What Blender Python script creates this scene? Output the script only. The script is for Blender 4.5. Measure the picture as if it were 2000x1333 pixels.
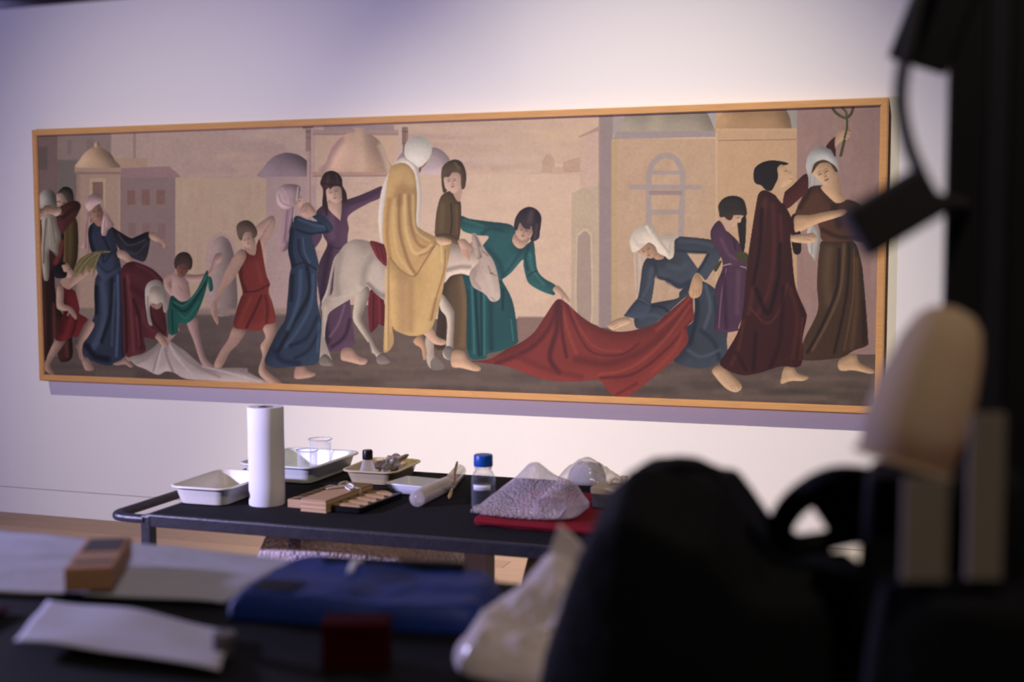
import bpy, bmesh, math, random
import numpy as np
from mathutils import Vector, Matrix, noise

for o in list(bpy.data.objects):
    bpy.data.objects.remove(o)
scene = bpy.context.scene
col = scene.collection

# ---------------------------------------------------------------- camera
CAM = (4.8300, -5.9042, 1.55)
YAW, PITCH, ROLL, FPX = 0.333190, -0.0767254, -0.00197855, 2476.48
fwd = Vector((-math.sin(YAW) * math.cos(PITCH), math.cos(YAW) * math.cos(PITCH), math.sin(PITCH)))
rgt = Vector((math.cos(YAW), math.sin(YAW), 0))
upv = rgt.cross(fwd)
rgt, upv = rgt * math.cos(ROLL) + upv * math.sin(ROLL), -rgt * math.sin(ROLL) + upv * math.cos(ROLL)
cd = bpy.data.cameras.new('camera')
cam = bpy.data.objects.new('camera', cd)
col.objects.link(cam)
m3 = Matrix((rgt, upv, -fwd)).transposed()
cam.matrix_world = Matrix.Translation(CAM) @ m3.to_4x4()
cd.sensor_width = 36.0
cd.lens = FPX * 36.0 / 2000.0
cd.clip_start = 0.05
cd.dof.use_dof = True
cd.dof.focus_distance = 4.75
cd.dof.aperture_fstop = 2.7
scene.camera = cam

# ---------------------------------------------------------------- world, lights, exposure
scene.view_settings.view_transform = 'Standard'
scene.view_settings.look = 'None'
scene.view_settings.gamma = 1.0
scene.view_settings.use_curve_mapping = False
scene.view_settings.exposure = 0.0
w = bpy.data.worlds.new('room_ambient')
scene.world = w
w.use_nodes = True
w.node_tree.nodes['Background'].inputs[0].default_value = (0.55, 0.6, 1.0, 1)
w.node_tree.nodes['Background'].inputs[1].default_value = 0.018

def aim(o, p):
    o.rotation_euler = (Vector(p) - o.location).to_track_quat('-Z', 'Y').to_euler()

def spot(name, loc, target, watts, angle, blend, color, radius=.03):
    l = bpy.data.lights.new(name, 'SPOT')
    l.energy = watts; l.spot_size = math.radians(angle); l.spot_blend = blend; l.color = color; l.shadow_soft_size = radius
    o = bpy.data.objects.new(name, l); col.objects.link(o); o.location = loc
    aim(o, target)
    return o

WARM = (1.0, 0.89, 0.70)
spot('warm_spot', (3.9, -5.0, 6.75), (3.35, 0, 0.50), 2480, 35, 1.0, WARM, .05)
spot('warm_spot', (-1.0, -5.0, 6.75), (1.40, 0, 0.50), 1200, 33, 1.0, WARM, .05)
spot('warm_spot', (6.3, -7.0, 6.6), (4.0, -3.6, 1.0), 560, 40, 1.0, (1.0, 0.82, 0.62), .05)  # added warm fill for trolley and foreground, in place of ambient room light
wl = bpy.data.lights.new('work_lamp', 'POINT')                  # cool bare lamp standing left of the trolley
wl.energy = 310; wl.color = (0.57, 0.535, 1.0); wl.shadow_soft_size = .05
wo = bpy.data.objects.new('work_lamp', wl); col.objects.link(wo); wo.location = (1.75, -4.3, 1.52)

# ---------------------------------------------------------------- helpers
def lin(c):
    return tuple(((v / 255.0) / 12.92 if v / 255.0 <= .04045 else ((v / 255.0 + .055) / 1.055) ** 2.4) for v in c)

def mat(name, rgb, rough=.6, metal=0.0, spec=.5, bump=0.0, bscale=60.0, vary=0.0, vscale=8.0, stretch=None, coat=0.0):
    m = bpy.data.materials.new(name); m.use_nodes = True
    nt = m.node_tree; b = nt.nodes['Principled BSDF']
    c = lin(rgb) + (1,)
    b.inputs['Base Color'].default_value = c
    b.inputs['Roughness'].default_value = rough
    b.inputs['Metallic'].default_value = metal
    b.inputs['Specular IOR Level'].default_value = spec
    b.inputs['Coat Weight'].default_value = coat
    tc = None
    def coords():
        nonlocal tc
        if tc is None:
            t = nt.nodes.new('ShaderNodeTexCoord'); mp = nt.nodes.new('ShaderNodeMapping')
            nt.links.new(t.outputs['Object'], mp.inputs['Vector'])
            if stretch:
                mp.inputs['Scale'].default_value = stretch
            tc = mp.outputs['Vector']
        return tc
    if vary:
        n = nt.nodes.new('ShaderNodeTexNoise'); n.inputs['Scale'].default_value = vscale; n.inputs['Detail'].default_value = 5
        nt.links.new(coords(), n.inputs['Vector'])
        r = nt.nodes.new('ShaderNodeValToRGB')
        r.color_ramp.elements[0].position = .3; r.color_ramp.elements[1].position = .7
        r.color_ramp.elements[0].color = tuple(min(1, v * (1 - vary)) for v in c[:3]) + (1,)
        r.color_ramp.elements[1].color = tuple(min(1, v * (1 + vary)) for v in c[:3]) + (1,)
        nt.links.new(n.outputs['Fac'], r.inputs['Fac']); nt.links.new(r.outputs['Color'], b.inputs['Base Color'])
    if bump:
        n = nt.nodes.new('ShaderNodeTexNoise'); n.inputs['Scale'].default_value = bscale; n.inputs['Detail'].default_value = 4
        nt.links.new(coords(), n.inputs['Vector'])
        bp = nt.nodes.new('ShaderNodeBump'); bp.inputs['Strength'].default_value = bump; bp.inputs['Distance'].default_value = .01
        nt.links.new(n.outputs['Fac'], bp.inputs['Height']); nt.links.new(bp.outputs['Normal'], b.inputs['Normal'])
    return m

def clear(name, rgb=(235, 238, 245), opacity=.15, rough=.08, edge=.55, bubbles=0.0, bump=0.0, bscale=30.0):
    """thin clear plastic or glass: see-through film with highlights and a little haze"""
    m = bpy.data.materials.new(name); m.use_nodes = True
    nt = m.node_tree; b = nt.nodes['Principled BSDF']; out = nt.nodes['Material Output']
    b.inputs['Base Color'].default_value = lin(rgb) + (1,); b.inputs['Roughness'].default_value = rough
    tr = nt.nodes.new('ShaderNodeBsdfTransparent'); mx = nt.nodes.new('ShaderNodeMixShader')
    lw = nt.nodes.new('ShaderNodeLayerWeight'); lw.inputs['Blend'].default_value = .25
    mr = nt.nodes.new('ShaderNodeMapRange'); mr.inputs['To Min'].default_value = opacity; mr.inputs['To Max'].default_value = min(1, opacity + edge)
    nt.links.new(lw.outputs['Facing'], mr.inputs['Value']); nt.links.new(mr.outputs['Result'], mx.inputs['Fac'])
    nt.links.new(tr.outputs[0], mx.inputs[1]); nt.links.new(b.outputs[0], mx.inputs[2]); nt.links.new(mx.outputs[0], out.inputs['Surface'])
    if bubbles or bump:
        t = nt.nodes.new('ShaderNodeTexCoord'); bp = nt.nodes.new('ShaderNodeBump'); bp.inputs['Distance'].default_value = .010
        if bubbles:
            v = nt.nodes.new('ShaderNodeTexVoronoi'); v.inputs['Scale'].default_value = bubbles
            nt.links.new(t.outputs['Object'], v.inputs['Vector']); bp.inputs['Strength'].default_value = .9; bp.invert = True
            nt.links.new(v.outputs['Distance'], bp.inputs['Height'])
        else:
            v = nt.nodes.new('ShaderNodeTexNoise'); v.inputs['Scale'].default_value = bscale
            nt.links.new(t.outputs['Object'], v.inputs['Vector']); bp.inputs['Strength'].default_value = bump
            nt.links.new(v.outputs['Fac'], bp.inputs['Height'])
        nt.links.new(bp.outputs['Normal'], b.inputs['Normal'])
    return m

def tag(o, label=None, cat=None, group=None, kind=None):
    if label: o['label'] = label
    if cat: o['category'] = cat
    if group: o['group'] = group
    if kind: o['kind'] = kind
    return o

def thing(name, label, cat, loc=(0, 0, 0), rz=0.0, group=None):
    o = bpy.data.objects.new(name, None); col.objects.link(o)
    o.location = loc; o.rotation_euler = (0, 0, math.radians(rz)); o.empty_display_size = .05
    return tag(o, label, cat, group)

def mk(name, v, f, m, parent=None, smooth=False):
    me = bpy.data.meshes.new(name); me.from_pydata([tuple(q) for q in v], [], [tuple(q) for q in f])
    bm = bmesh.new(); bm.from_mesh(me); bmesh.ops.recalc_face_normals(bm, faces=bm.faces); bm.to_mesh(me); bm.free()
    if m: me.materials.append(m)
    if smooth: me.polygons.foreach_set('use_smooth', [True] * len(me.polygons))
    o = bpy.data.objects.new(name, me); col.objects.link(o)
    if parent: o.parent = parent
    return o

def box(name, lo, hi, m, parent=None, bevel=0.0, seg=2, rot=None):
    bm = bmesh.new(); bmesh.ops.create_cube(bm, size=1)
    lo, hi = Vector(lo), Vector(hi); c = (lo + hi) / 2; s = hi - lo
    for v in bm.verts:
        v.co = Vector((v.co.x * s.x, v.co.y * s.y, v.co.z * s.z))
    if bevel:
        bmesh.ops.bevel(bm, geom=list(bm.edges), offset=bevel, segments=seg, profile=.6, affect='EDGES')
    for v in bm.verts:
        v.co = (rot @ v.co if rot else v.co) + c
    me = bpy.data.meshes.new(name); bm.to_mesh(me); bm.free()
    if m: me.materials.append(m)
    o = bpy.data.objects.new(name, me); col.objects.link(o)
    if parent: o.parent = parent
    return o

def smooth_path(pts, k=6):
    p = [Vector(q) for q in pts]; out = []
    for i in range(len(p) - 1):
        p0, p1, p2, p3 = p[max(i - 1, 0)], p[i], p[i + 1], p[min(i + 2, len(p) - 1)]
        for j in range(k):
            t = j / k
            out.append(.5 * (2 * p1 + (p2 - p0) * t + (2 * p0 - 5 * p1 + 4 * p2 - p3) * t * t + (3 * p1 - p0 - 3 * p2 + p3) * t ** 3))
    return out + [p[-1]]

def tube(name, pts, r, m, parent=None, n=12, closed=False, flat=1.0, hollow=False):
    p = [Vector(q) for q in pts]; N = len(p); v = []; f = []
    rad = r if isinstance(r, (list, tuple)) else [r] * N
    ref = None
    for i in range(N):
        t = (p[(i + 1) % N] - p[i - 1]) if closed else (p[min(i + 1, N - 1)] - p[max(i - 1, 0)])
        t.normalize()
        if ref is None:
            ref = Vector((0, 0, 1)) if abs(t.z) < .9 else Vector((1, 0, 0))
        a = (ref - t * ref.dot(t)).normalized(); ref = a; b = t.cross(a)
        for j in range(n):
            an = 2 * math.pi * j / n
            v.append(p[i] + a * math.cos(an) * rad[i] * flat + b * math.sin(an) * rad[i])
    for i in range(N if closed else N - 1):
        for j in range(n):
            k = (i + 1) % N
            f.append((i * n + j, i * n + (j + 1) % n, k * n + (j + 1) % n, k * n + j))
    if not closed and not hollow:
        f.append(tuple(range(n))); f.append(tuple(range((N - 1) * n, N * n)))
    return mk(name, v, f, m, parent, True)

def lathe(name, prof, m, parent=None, n=40, loc=(0, 0, 0), mod=None):
    v = []; f = []; N = len(prof); L = Vector(loc)
    for (r, z) in prof:
        for j in range(n):
            a = 2 * math.pi * j / n
            rr = r * (mod(a, z) if mod else 1)
            v.append(L + Vector((rr * math.cos(a), rr * math.sin(a), z)))
    for i in range(N - 1):
        for j in range(n):
            f.append((i * n + j, i * n + (j + 1) % n, (i + 1) * n + (j + 1) % n, (i + 1) * n + j))
    if prof[0][0] > 1e-6 and prof[0] != prof[-1]:
        pass
    o = mk(name, v, f, m, parent, True)
    bm = bmesh.new(); bm.from_mesh(o.data); bmesh.ops.remove_doubles(bm, verts=bm.verts, dist=1e-6); bm.to_mesh(o.data); bm.free()
    o.data.set_sharp_from_angle(angle=math.radians(40))
    return o

def rrect(hx, hy, r, n=5):
    out = []
    for cx, cy, a0 in ((hx - r, hy - r, 0), (-hx + r, hy - r, 90), (-hx + r, -hy + r, 180), (hx - r, -hy + r, 270)):
        for k in range(n + 1):
            a = math.radians(a0 + 90 * k / n)
            out.append((cx + r * math.cos(a), cy + r * math.sin(a)))
    return out

def loft(name, rings, m, parent=None, cap0=True, cap1=True):
    v = []; f = []; n = len(rings[0])
    for r in rings: v += [Vector(q) for q in r]
    for i in range(len(rings) - 1):
        for j in range(n):
            f.append((i * n + j, i * n + (j + 1) % n, (i + 1) * n + (j + 1) % n, (i + 1) * n + j))
    if cap0: f.append(tuple(range(n)))
    if cap1: f.append(tuple(range((len(rings) - 1) * n, len(rings) * n)))
    o = mk(name, v, f, m, parent, True)
    o.data.set_sharp_from_angle(angle=math.radians(35))
    return o

def dome(name, outline, fn, m, parent=None, rings=26, seg=96, thick=0.0):
    """closed lump over an outline; fn(s, angle, x, y) gives the height, s = 1 at the outline"""
    o2 = [Vector((q[0], q[1], 0)) for q in outline]
    c = sum(o2, Vector()) / len(o2)
    path = smooth_path([(q.x, q.y, 0) for q in o2] + [(o2[0].x, o2[0].y, 0)], 8)
    L = [0]
    for i in range(1, len(path)): L.append(L[-1] + (path[i] - path[i - 1]).length)
    rim = []
    for k in range(seg):
        d = L[-1] * k / seg
        i = next(i for i in range(1, len(L)) if L[i] >= d)
        t = (d - L[i - 1]) / max(L[i] - L[i - 1], 1e-9)
        rim.append(path[i - 1].lerp(path[i], t))
    v = [c + Vector((0, 0, fn(0, 0, c.x, c.y)))]; f = []
    for r in range(1, rings + 1):
        s = r / rings
        for k in range(seg):
            q = c + (rim[k] - c) * (1 - (1 - s) ** 1.3)
            v.append(Vector((q.x, q.y, fn(s, 2 * math.pi * k / seg, q.x, q.y))))
    for k in range(seg):
        f.append((0, 1 + k, 1 + (k + 1) % seg))
    for r in range(rings - 1):
        a = 1 + r * seg; b = a + seg
        for k in range(seg):
            f.append((a + k, b + k, b + (k + 1) % seg, a + (k + 1) % seg))
    a = 1 + (rings - 1) * seg
    v += [Vector((v[a + k].x, v[a + k].y, 0)) for k in range(seg)]; b = a + seg
    for k in range(seg):
        f.append((a + k, b + k, b + (k + 1) % seg, a + (k + 1) % seg))
    f.append(tuple(range(b, b + seg)))
    return mk(name, v, f, m, parent, True)

def fbm(x, y, z, o=4):
    return noise.fractal(Vector((x, y, z)), 1.0, 2.0, o)

def ridge(x, y, z, o=4):
    t = 0; a = 1
    for k in range(o):
        t += a * (1 - abs(noise.noise(Vector((x, y, z + k * 7.3)))) * 2); a *= .5; x *= 2; y *= 2
    return t / 1.9

def sheet(name, corners, m, parent=None, nu=24, nv=16, thick=.002, h=None):
    """thin bent sheet between four corners (a b / d c), h(u, v) lifts it"""
    a, b, c, d = [Vector(q) for q in corners]; v = []; f = []
    for lay in (0, 1):
        for i in range(nu + 1):
            for j in range(nv + 1):
                u, w_ = i / nu, j / nv
                q = a.lerp(b, u).lerp(d.lerp(c, u), w_)
                v.append(q + Vector((0, 0, (h(u, w_) if h else 0) - lay * thick)))
    n1 = (nu + 1) * (nv + 1)
    ix = lambda l, i, j: l * n1 + i * (nv + 1) + j
    for i in range(nu):
        for j in range(nv):
            f.append((ix(0, i, j), ix(0, i + 1, j), ix(0, i + 1, j + 1), ix(0, i, j + 1)))
            f.append((ix(1, i, j), ix(1, i, j + 1), ix(1, i + 1, j + 1), ix(1, i + 1, j)))
    for i in range(nu):
        f.append((ix(0, i, 0), ix(1, i, 0), ix(1, i + 1, 0), ix(0, i + 1, 0))); f.append((ix(0, i, nv), ix(0, i + 1, nv), ix(1, i + 1, nv), ix(1, i, nv)))
    for j in range(nv):
        f.append((ix(0, 0, j), ix(0, 0, j + 1), ix(1, 0, j + 1), ix(1, 0, j))); f.append((ix(0, nu, j), ix(1, nu, j), ix(1, nu, j + 1), ix(0, nu, j + 1)))
    return mk(name, v, f, m, parent, True)

# ---------------------------------------------------------------- the room
M_wall = mat('white_wall_paint', (236, 234, 234), .9, spec=.2, bump=.03, bscale=180)
M_gap = mat('dark_shadow_gap', (40, 40, 52), .9)
M_oak = [mat('oak_plank_%d' % i, c, .45, vary=.10, vscale=5, stretch=(.6, 14, 14), bump=.03, bscale=40) for i, c in enumerate(((154, 121, 97), (147, 115, 91), (161, 128, 103)))]
tag(box('wall_back', (-3.5, 0, .1515), (9, .15, 7.2), M_wall), 'white painted wall behind the long painting', 'wall', kind='structure')
tag(box('baseboard_back', (-3.5, 0, 0), (9, .15, .1485), M_wall), 'flush white base panel of the wall', 'baseboard', kind='structure')
tag(box('trim_1', (-3.5, .004, .1485), (9, .15, .1515), M_gap), 'thin dark joint line low in the white wall', 'trim', kind='structure')
fl = tag(box('floor', (-3.5, -9, -.06), (9, 0, -.012), mat('subfloor', (90, 66, 48), .9)), 'light oak plank floor', 'floor', kind='structure')
random.seed(3)
pm = {}
for r in range(44):
    x = -3.5 - random.uniform(0, 1.5)
    while x < 6.0:
        L = 1.8
        k = random.randrange(3)
        if k not in pm:
            q = box('plank', (.001, .001, -.012), (L - .001, .139, 0), M_oak[k], fl, .0015, 1); pm[k] = q.data
        else:
            q = bpy.data.objects.new('plank', pm[k]); col.objects.link(q); q.parent = fl
        q.location = (x, -(r + 1) * .14, 0)
        x += L
tag(box('ceiling', (-3.5, -9, 7.2), (9, .15, 7.3), mat('ceiling_paint', (120, 120, 128), .95)), 'ceiling above the gallery', 'ceiling', kind='structure')
# ---------------------------------------------------------------- painted canvas (flat print: pigment colours only)
PX0, PY0, PSC = 50.0, 180.0, 1.5
PW, PH = int(1700 * PSC), int(645 * PSC)
canvas_rgb = np.zeros((PH, PW, 3), np.float32)
crop = [0.0, 0.0, 1.0]
last = [None]

def G(x0, y0, s):
    crop[:] = [x0, y0, s]

def pts_of(t):
    a = np.array([[float(v) for v in q.split(',')] for q in t.split()], np.float64)
    a = a / crop[2] + np.array([crop[0], crop[1]])
    return (a - np.array([PX0, PY0])) * PSC

def spline(a, closed=True, k=6):
    n = len(a)
    if n < 3:
        return a
    out = []
    for i in range(n if closed else n - 1):
        if closed:
            p0, p1, p2, p3 = a[i - 1], a[i], a[(i + 1) % n], a[(i + 2) % n]
        else:
            p0, p1, p2, p3 = a[max(i - 1, 0)], a[i], a[i + 1], a[min(i + 2, n - 1)]
        for j in range(k):
            t = j / k
            out.append(.5 * (2 * p1 + (p2 - p0) * t + (2 * p0 - 5 * p1 + 4 * p2 - p3) * t * t + (3 * p1 - p0 - 3 * p2 + p3) * t ** 3))
    if not closed:
        out.append(a[-1])
    return np.array(out)

def boxblur(m, r):
    r = int(round(r))
    if r < 1:
        return m
    for ax in (0, 1):
        pad = [(0, 0)] * m.ndim
        pad[ax] = (r + 1, r)
        c = np.cumsum(np.pad(m, pad, mode='edge'), axis=ax, dtype=np.float64)
        n = m.shape[ax]
        if ax == 0:
            m = (c[2 * r + 1:2 * r + 1 + n] - c[:n]) / (2 * r + 1)
        else:
            m = (c[:, 2 * r + 1:2 * r + 1 + n] - c[:, :n]) / (2 * r + 1)
    return m.astype(np.float32)

def blur(m, s):
    return boxblur(boxblur(m, s), s * .8)

def fill_mask(poly, pad):
    x0 = max(int(poly[:, 0].min()) - pad, 0); x1 = min(int(poly[:, 0].max()) + pad + 2, PW)
    y0 = max(int(poly[:, 1].min()) - pad, 0); y1 = min(int(poly[:, 1].max()) + pad + 2, PH)
    if x1 <= x0 or y1 <= y0:
        return None
    w, h = (x1 - x0) * 2, (y1 - y0) * 2
    tog = np.zeros((h, w + 1), np.int32)
    q = (poly - np.array([x0, y0])) * 2
    for i in range(len(q)):
        (ax, ay), (bx, by) = q[i - 1], q[i]
        if ay == by:
            continue
        lo, hi = (ay, by) if ay < by else (by, ay)
        r = np.arange(max(int(np.ceil(lo - .5)), 0), min(int(np.ceil(hi - .5)), h))
        if len(r) == 0:
            continue
        xs = ax + (r + .5 - ay) * (bx - ax) / (by - ay)
        np.add.at(tog, (r, np.clip(np.ceil(xs - .5).astype(int), 0, w)), 1)
    m = (np.cumsum(tog, axis=1)[:, :w] & 1).astype(np.float32)
    m = m.reshape(h // 2, 2, w // 2, 2).mean((1, 3))
    return x0, y0, m

def comp(x0, y0, m, col):
    h, w = m.shape[:2]
    d = canvas_rgb[y0:y0 + h, x0:x0 + w]
    d += m[..., None] * (np.asarray(col, np.float32) - d)

def P(t, col, sh=None, smooth=True, soft=0, a=1.0):
    """filled shape; sh = (light dx, dy, width, amount) gives the painted modelling of the form"""
    p = pts_of(t)
    if smooth:
        p = spline(p)
    pad = 4 + int(soft * 3)
    r = fill_mask(p, pad)
    if r is None:
        return
    x0, y0, m = r
    if soft:
        m = blur(m, soft)
    c = np.asarray(col, np.float32) / 255.0
    cc = np.broadcast_to(c, m.shape + (3,)).copy()
    if sh:
        dx, dy, wd, am = sh
        wd *= PSC
        big = np.pad(m, int(wd * 3))
        b = blur(big, wd)
        k = int(wd * 3)
        sx, sy = int(round(dx * wd)), int(round(dy * wd))
        f = np.roll(b, (-sy, -sx), (0, 1))
        g = np.roll(b, (sy, sx), (0, 1))
        g = (g - f)[k:-k, k:-k] if k else g - f
        b = b[k:-k, k:-k]
        fac = 1 - am * g - am * .35 * (1 - b)
        cc *= fac[..., None]
    comp(x0, y0, m * a, cc)
    last[0] = (x0, y0, m)

def S(t, w, col, a=.6, bl=1.5, clip=True, smooth=True):
    """brush stroke (soft line of width w photo px), clipped to the last shape"""
    p = pts_of(t)
    if smooth and len(p) > 2:
        p = spline(p, False)
    w = w * PSC / 2
    pad = int(w + bl * PSC * 3 + 3)
    x0 = max(int(p[:, 0].min()) - pad, 0); x1 = min(int(p[:, 0].max()) + pad + 1, PW)
    y0 = max(int(p[:, 1].min()) - pad, 0); y1 = min(int(p[:, 1].max()) + pad + 1, PH)
    if x1 <= x0 or y1 <= y0:
        return
    yy, xx = np.mgrid[y0:y1, x0:x1].astype(np.float32) + .5
    d = np.full(xx.shape, 1e9, np.float32)
    for i in range(len(p) - 1):
        ax, ay = p[i]; bx, by = p[i + 1]
        L = (bx - ax) ** 2 + (by - ay) ** 2 + 1e-9
        u = np.clip(((xx - ax) * (bx - ax) + (yy - ay) * (by - ay)) / L, 0, 1)
        d = np.minimum(d, (xx - ax - u * (bx - ax)) ** 2 + (yy - ay - u * (by - ay)) ** 2)
    d = np.sqrt(d)
    bl = bl * .8
    m = np.clip((w - d) / max(bl * PSC, .7) * .5 + .5, 0, 1)
    m = m * m * (3 - 2 * m) * min(1.0, a * 1.35)
    if clip and last[0] is not None:
        cx, cy, cm = last[0]
        full = np.zeros_like(m)
        ux0, uy0 = max(x0, cx), max(y0, cy)
        ux1, uy1 = min(x1, cx + cm.shape[1]), min(y1, cy + cm.shape[0])
        if ux1 > ux0 and uy1 > uy0:
            full[uy0 - y0:uy1 - y0, ux0 - x0:ux1 - x0] = cm[uy0 - cy:uy1 - cy, ux0 - cx:ux1 - cx]
        m = m * full
    comp(x0, y0, m, np.asarray(col, np.float32) / 255.0)

def R(x0, y0, x1, y1, col, **k):
    P(f'{x0},{y0} {x1},{y0} {x1},{y1} {x0},{y1}', col, smooth=False, **k)

def face(cx, cy, ang, w, dark=(112, 76, 62), lip=(150, 88, 76)):
    """brows, eyes, nose and mouth of a small painted face of width w (crop units)"""
    ca, sa = math.cos(math.radians(ang)), math.sin(math.radians(ang))
    def q(x, y):
        return f'{cx + w * (x * ca - y * sa):.1f},{cy + w * (x * sa + y * ca):.1f}'
    u = w / crop[2]
    for s in (-1, 1):
        S(q(s * .33, -.21) + ' ' + q(s * .2, -.25) + ' ' + q(s * .09, -.22), .045 * u, dark, .4, .5, False)
        S(q(s * .29, -.09) + ' ' + q(s * .2, -.11) + ' ' + q(s * .12, -.08), .06 * u, dark, .65, .5, False)
    S(q(.05, -.18) + ' ' + q(.05, .12), .09 * u, dark, .16, .9, False)
    S(q(-.03, .15) + ' ' + q(.08, .15), .05 * u, dark, .45, .5, False)
    S(q(-.1, .32) + ' ' + q(0, .335) + ' ' + q(.1, .32), .075 * u, lip, .7, .5, False)
    S(q(-.06, .42) + ' ' + q(.06, .42), .06 * u, dark, .2, .7, False)

def fingers(t, w=1.2, col=(135, 92, 75), a=.5):
    for seg in t.split(';'):
        S(seg.strip(), w, col, a, .5, False)

A = (40, 230, 2.4676); B = (340, 230, 2.4676); C_ = (600, 220, 2.4676); D = (820, 220, 2.4676)
E = (1100, 210, 2.298); F = (1380, 180, 2.0827)
a1 = (60, 340, 6.664); a2 = (70, 540, 6.3475); b1 = (400, 350, 6.664); c1 = (600, 250, 5.554)
d1 = (840, 400, 6.06); e1 = (1180, 400, 6.06); f1 = (1440, 200, 6.06); c2 = (600, 460, 4.761)
SK = (196, 152, 130); SK2 = (204, 160, 128)

# --- sky and ground
yy = np.linspace(0, 1, PH, dtype=np.float32)[:, None, None]
xx = np.linspace(0, 1, PW, dtype=np.float32)[None, :, None]
canvas_rgb[:] = (np.array([198, 164, 150]) + xx * np.array([22, 16, 4])) / 255.0
rs = np.random.RandomState(4)
G(0, 0, 1)
last[0] = None
for i in range(60):
    x = rs.uniform(360, 1180); y = rs.uniform(245, 345); L = rs.uniform(40, 160)
    S(f'{x},{y} {x+L},{y+rs.uniform(-5,5)}', rs.uniform(4, 16), [(226, 190, 160), (196, 158, 146), (222, 184, 150), (214, 182, 172)][rs.randint(4)], .3, 6, False)
R(40, 596, 1760, 830, (112, 92, 84))
for i in range(420):
    x = rs.uniform(0, 1700); y = rs.uniform(600, 810); L = rs.uniform(30, 150)
    dk = (y - 600) / 200
    S(f'{x},{y} {x+L},{y+rs.uniform(-4,6)}', rs.uniform(5, 16), (112 - 56 * dk + rs.uniform(-6, 6), 92 - 48 * dk, 84 - 44 * dk), .15, 7, False)

# --- left buildings
G(*A)
R(60, 60, 182, 1150, (140, 110, 104))
R(85, 140, 130, 250, (122, 98, 94), soft=1); S('85,140 85,250', 1.2, (160, 132, 122), .5, .6, False)
R(178, 70, 437, 208, (163, 137, 126)); R(225, 110, 246, 175, (152, 124, 116), soft=1); R(320, 100, 352, 150, (153, 126, 116), soft=1)
R(180, 203, 275, 1000, (132, 118, 108), soft=1)
R(543, 60, 556, 200, (178, 142, 132))
R(460, 195, 610, 240, (198, 158, 130))
R(480, 280, 748, 925, (158, 128, 120))
P('485,243 718,235 772,286 482,291', (172, 132, 130), smooth=False)
for x, y, x2, y2 in ((515, 350, 553, 420), (585, 347, 623, 420), (655, 347, 697, 418), (520, 507, 557, 570), (587, 508, 622, 560), (663, 508, 700, 583)):
    R(x, y, x2, y2, (148, 108, 96) if y < 400 else (152, 116, 110))
R(270, 262, 481, 925, (192, 156, 132)); S('275,270 275,900', 8, (170, 134, 116), .5, 4); S('478,300 478,900', 6, (206, 168, 140), .5, 3)
P('273,244 285,205 315,165 368,138 425,165 455,205 470,244', (206, 166, 130), (.9, -.2, 14, .45))
P('355,130 368,114 382,130 376,144 360,144', (200, 158, 122), (.9, -.2, 3, .4))
R(260, 242, 485, 268, (194, 156, 130)); R(260, 262, 485, 272, (160, 126, 110), soft=1)
R(333, 292, 410, 520, (206, 176, 136)); R(347, 310, 398, 520, (148, 110, 98))
R(280, 918, 480, 1000, (150, 126, 112), soft=2)
# --- long wall, arch, mauve wall, violet dome
G(*B)
R(6, 290, 445, 930, (208, 174, 142))
for i in range(40):
    x = rs.uniform(10, 440); y = rs.uniform(295, 800)
    S(f'{x},{y} {x+rs.uniform(-4,4)},{y+rs.uniform(60,150)}', rs.uniform(4, 10), [(216, 184, 150), (200, 164, 136)][rs.randint(2)], .3, 4)
P('0,253 34,287 0,290', (172, 132, 130), smooth=False)
P('418,288 432,240 470,195 520,172 560,170 610,185 655,225 682,286', (152, 126, 130), (.8, -.4, 14, .45))
R(443, 285, 700, 940, (192, 158, 150))
P('155,926 153,660 165,600 190,565 225,552 262,566 287,605 298,660 302,926', (200, 164, 148))
P('178,926 175,660 185,610 208,580 234,572 262,590 280,630 292,700 298,926', (166, 140, 130), (.9, 0, 12, .3))
R(0, 922, 700, 950, (166, 138, 124), soft=4)
R(640, 155, 659, 620, (196, 160, 146)); R(634, 55, 660, 162, (172, 134, 122)); S('656,60 656,600', 2, (150, 116, 108), .5, 1, False)
P('615,38 675,38 668,52 622,54', (150, 116, 106), smooth=False); R(633, 60, 662, 72, (150, 116, 106)); R(635, 92, 660, 100, (152, 118, 108))
# --- domed building behind the rider
G(*c1)
R(40, 0, 90, 620, (205, 168, 156)); R(970, 0, 1040, 330, (214, 178, 160))
R(85, 60, 975, 480, (218, 178, 148))
R(180, -30, 940, 30, (176, 146, 142)); R(65, 22, 990, 76, (188, 152, 140)); R(65, 62, 990, 78, (172, 138, 128), soft=1)
P('145,482 205,370 252,240 325,140 430,62 560,44 680,66 780,140 840,240 880,350 925,420 930,482', (216, 172, 144), (.9, -.1, 26, .35))
S('170,470 235,330 290,220 360,130', 16, (176, 132, 132), .55, 9); S('560,60 580,470', 20, (230, 190, 160), .4, 12); S('800,200 850,330 900,470', 12, (228, 192, 170), .5, 8)
P('510,0 610,0 606,20 580,46 540,44 514,22', (206, 164, 140))
R(100, 522, 1560, 1333, (212, 176, 154))
R(55, 480, 910, 526, (192, 148, 132)); S('60,526 900,520', 2, (150, 112, 106), .6, 1, False)
for i in range(50):
    x = rs.uniform(400, 900); y = rs.uniform(540, 1200)
    S(f'{x},{y} {x+rs.uniform(30,90)},{y+rs.uniform(-14,14)}', rs.uniform(4, 10), [(220, 184, 160), (202, 164, 144)][rs.randint(2)], .3, 4, False)
R(1030, -10, 1092, 180, (150, 114, 104)); R(1034, 160, 1060, 330, (146, 110, 102)); S('1080,0 1080,180', 2, (180, 142, 128), .6, 1, False); R(1026, 30, 1094, 48, (134, 100, 92)); R(1030, 160, 1064, 178, (134, 100, 92))
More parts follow.
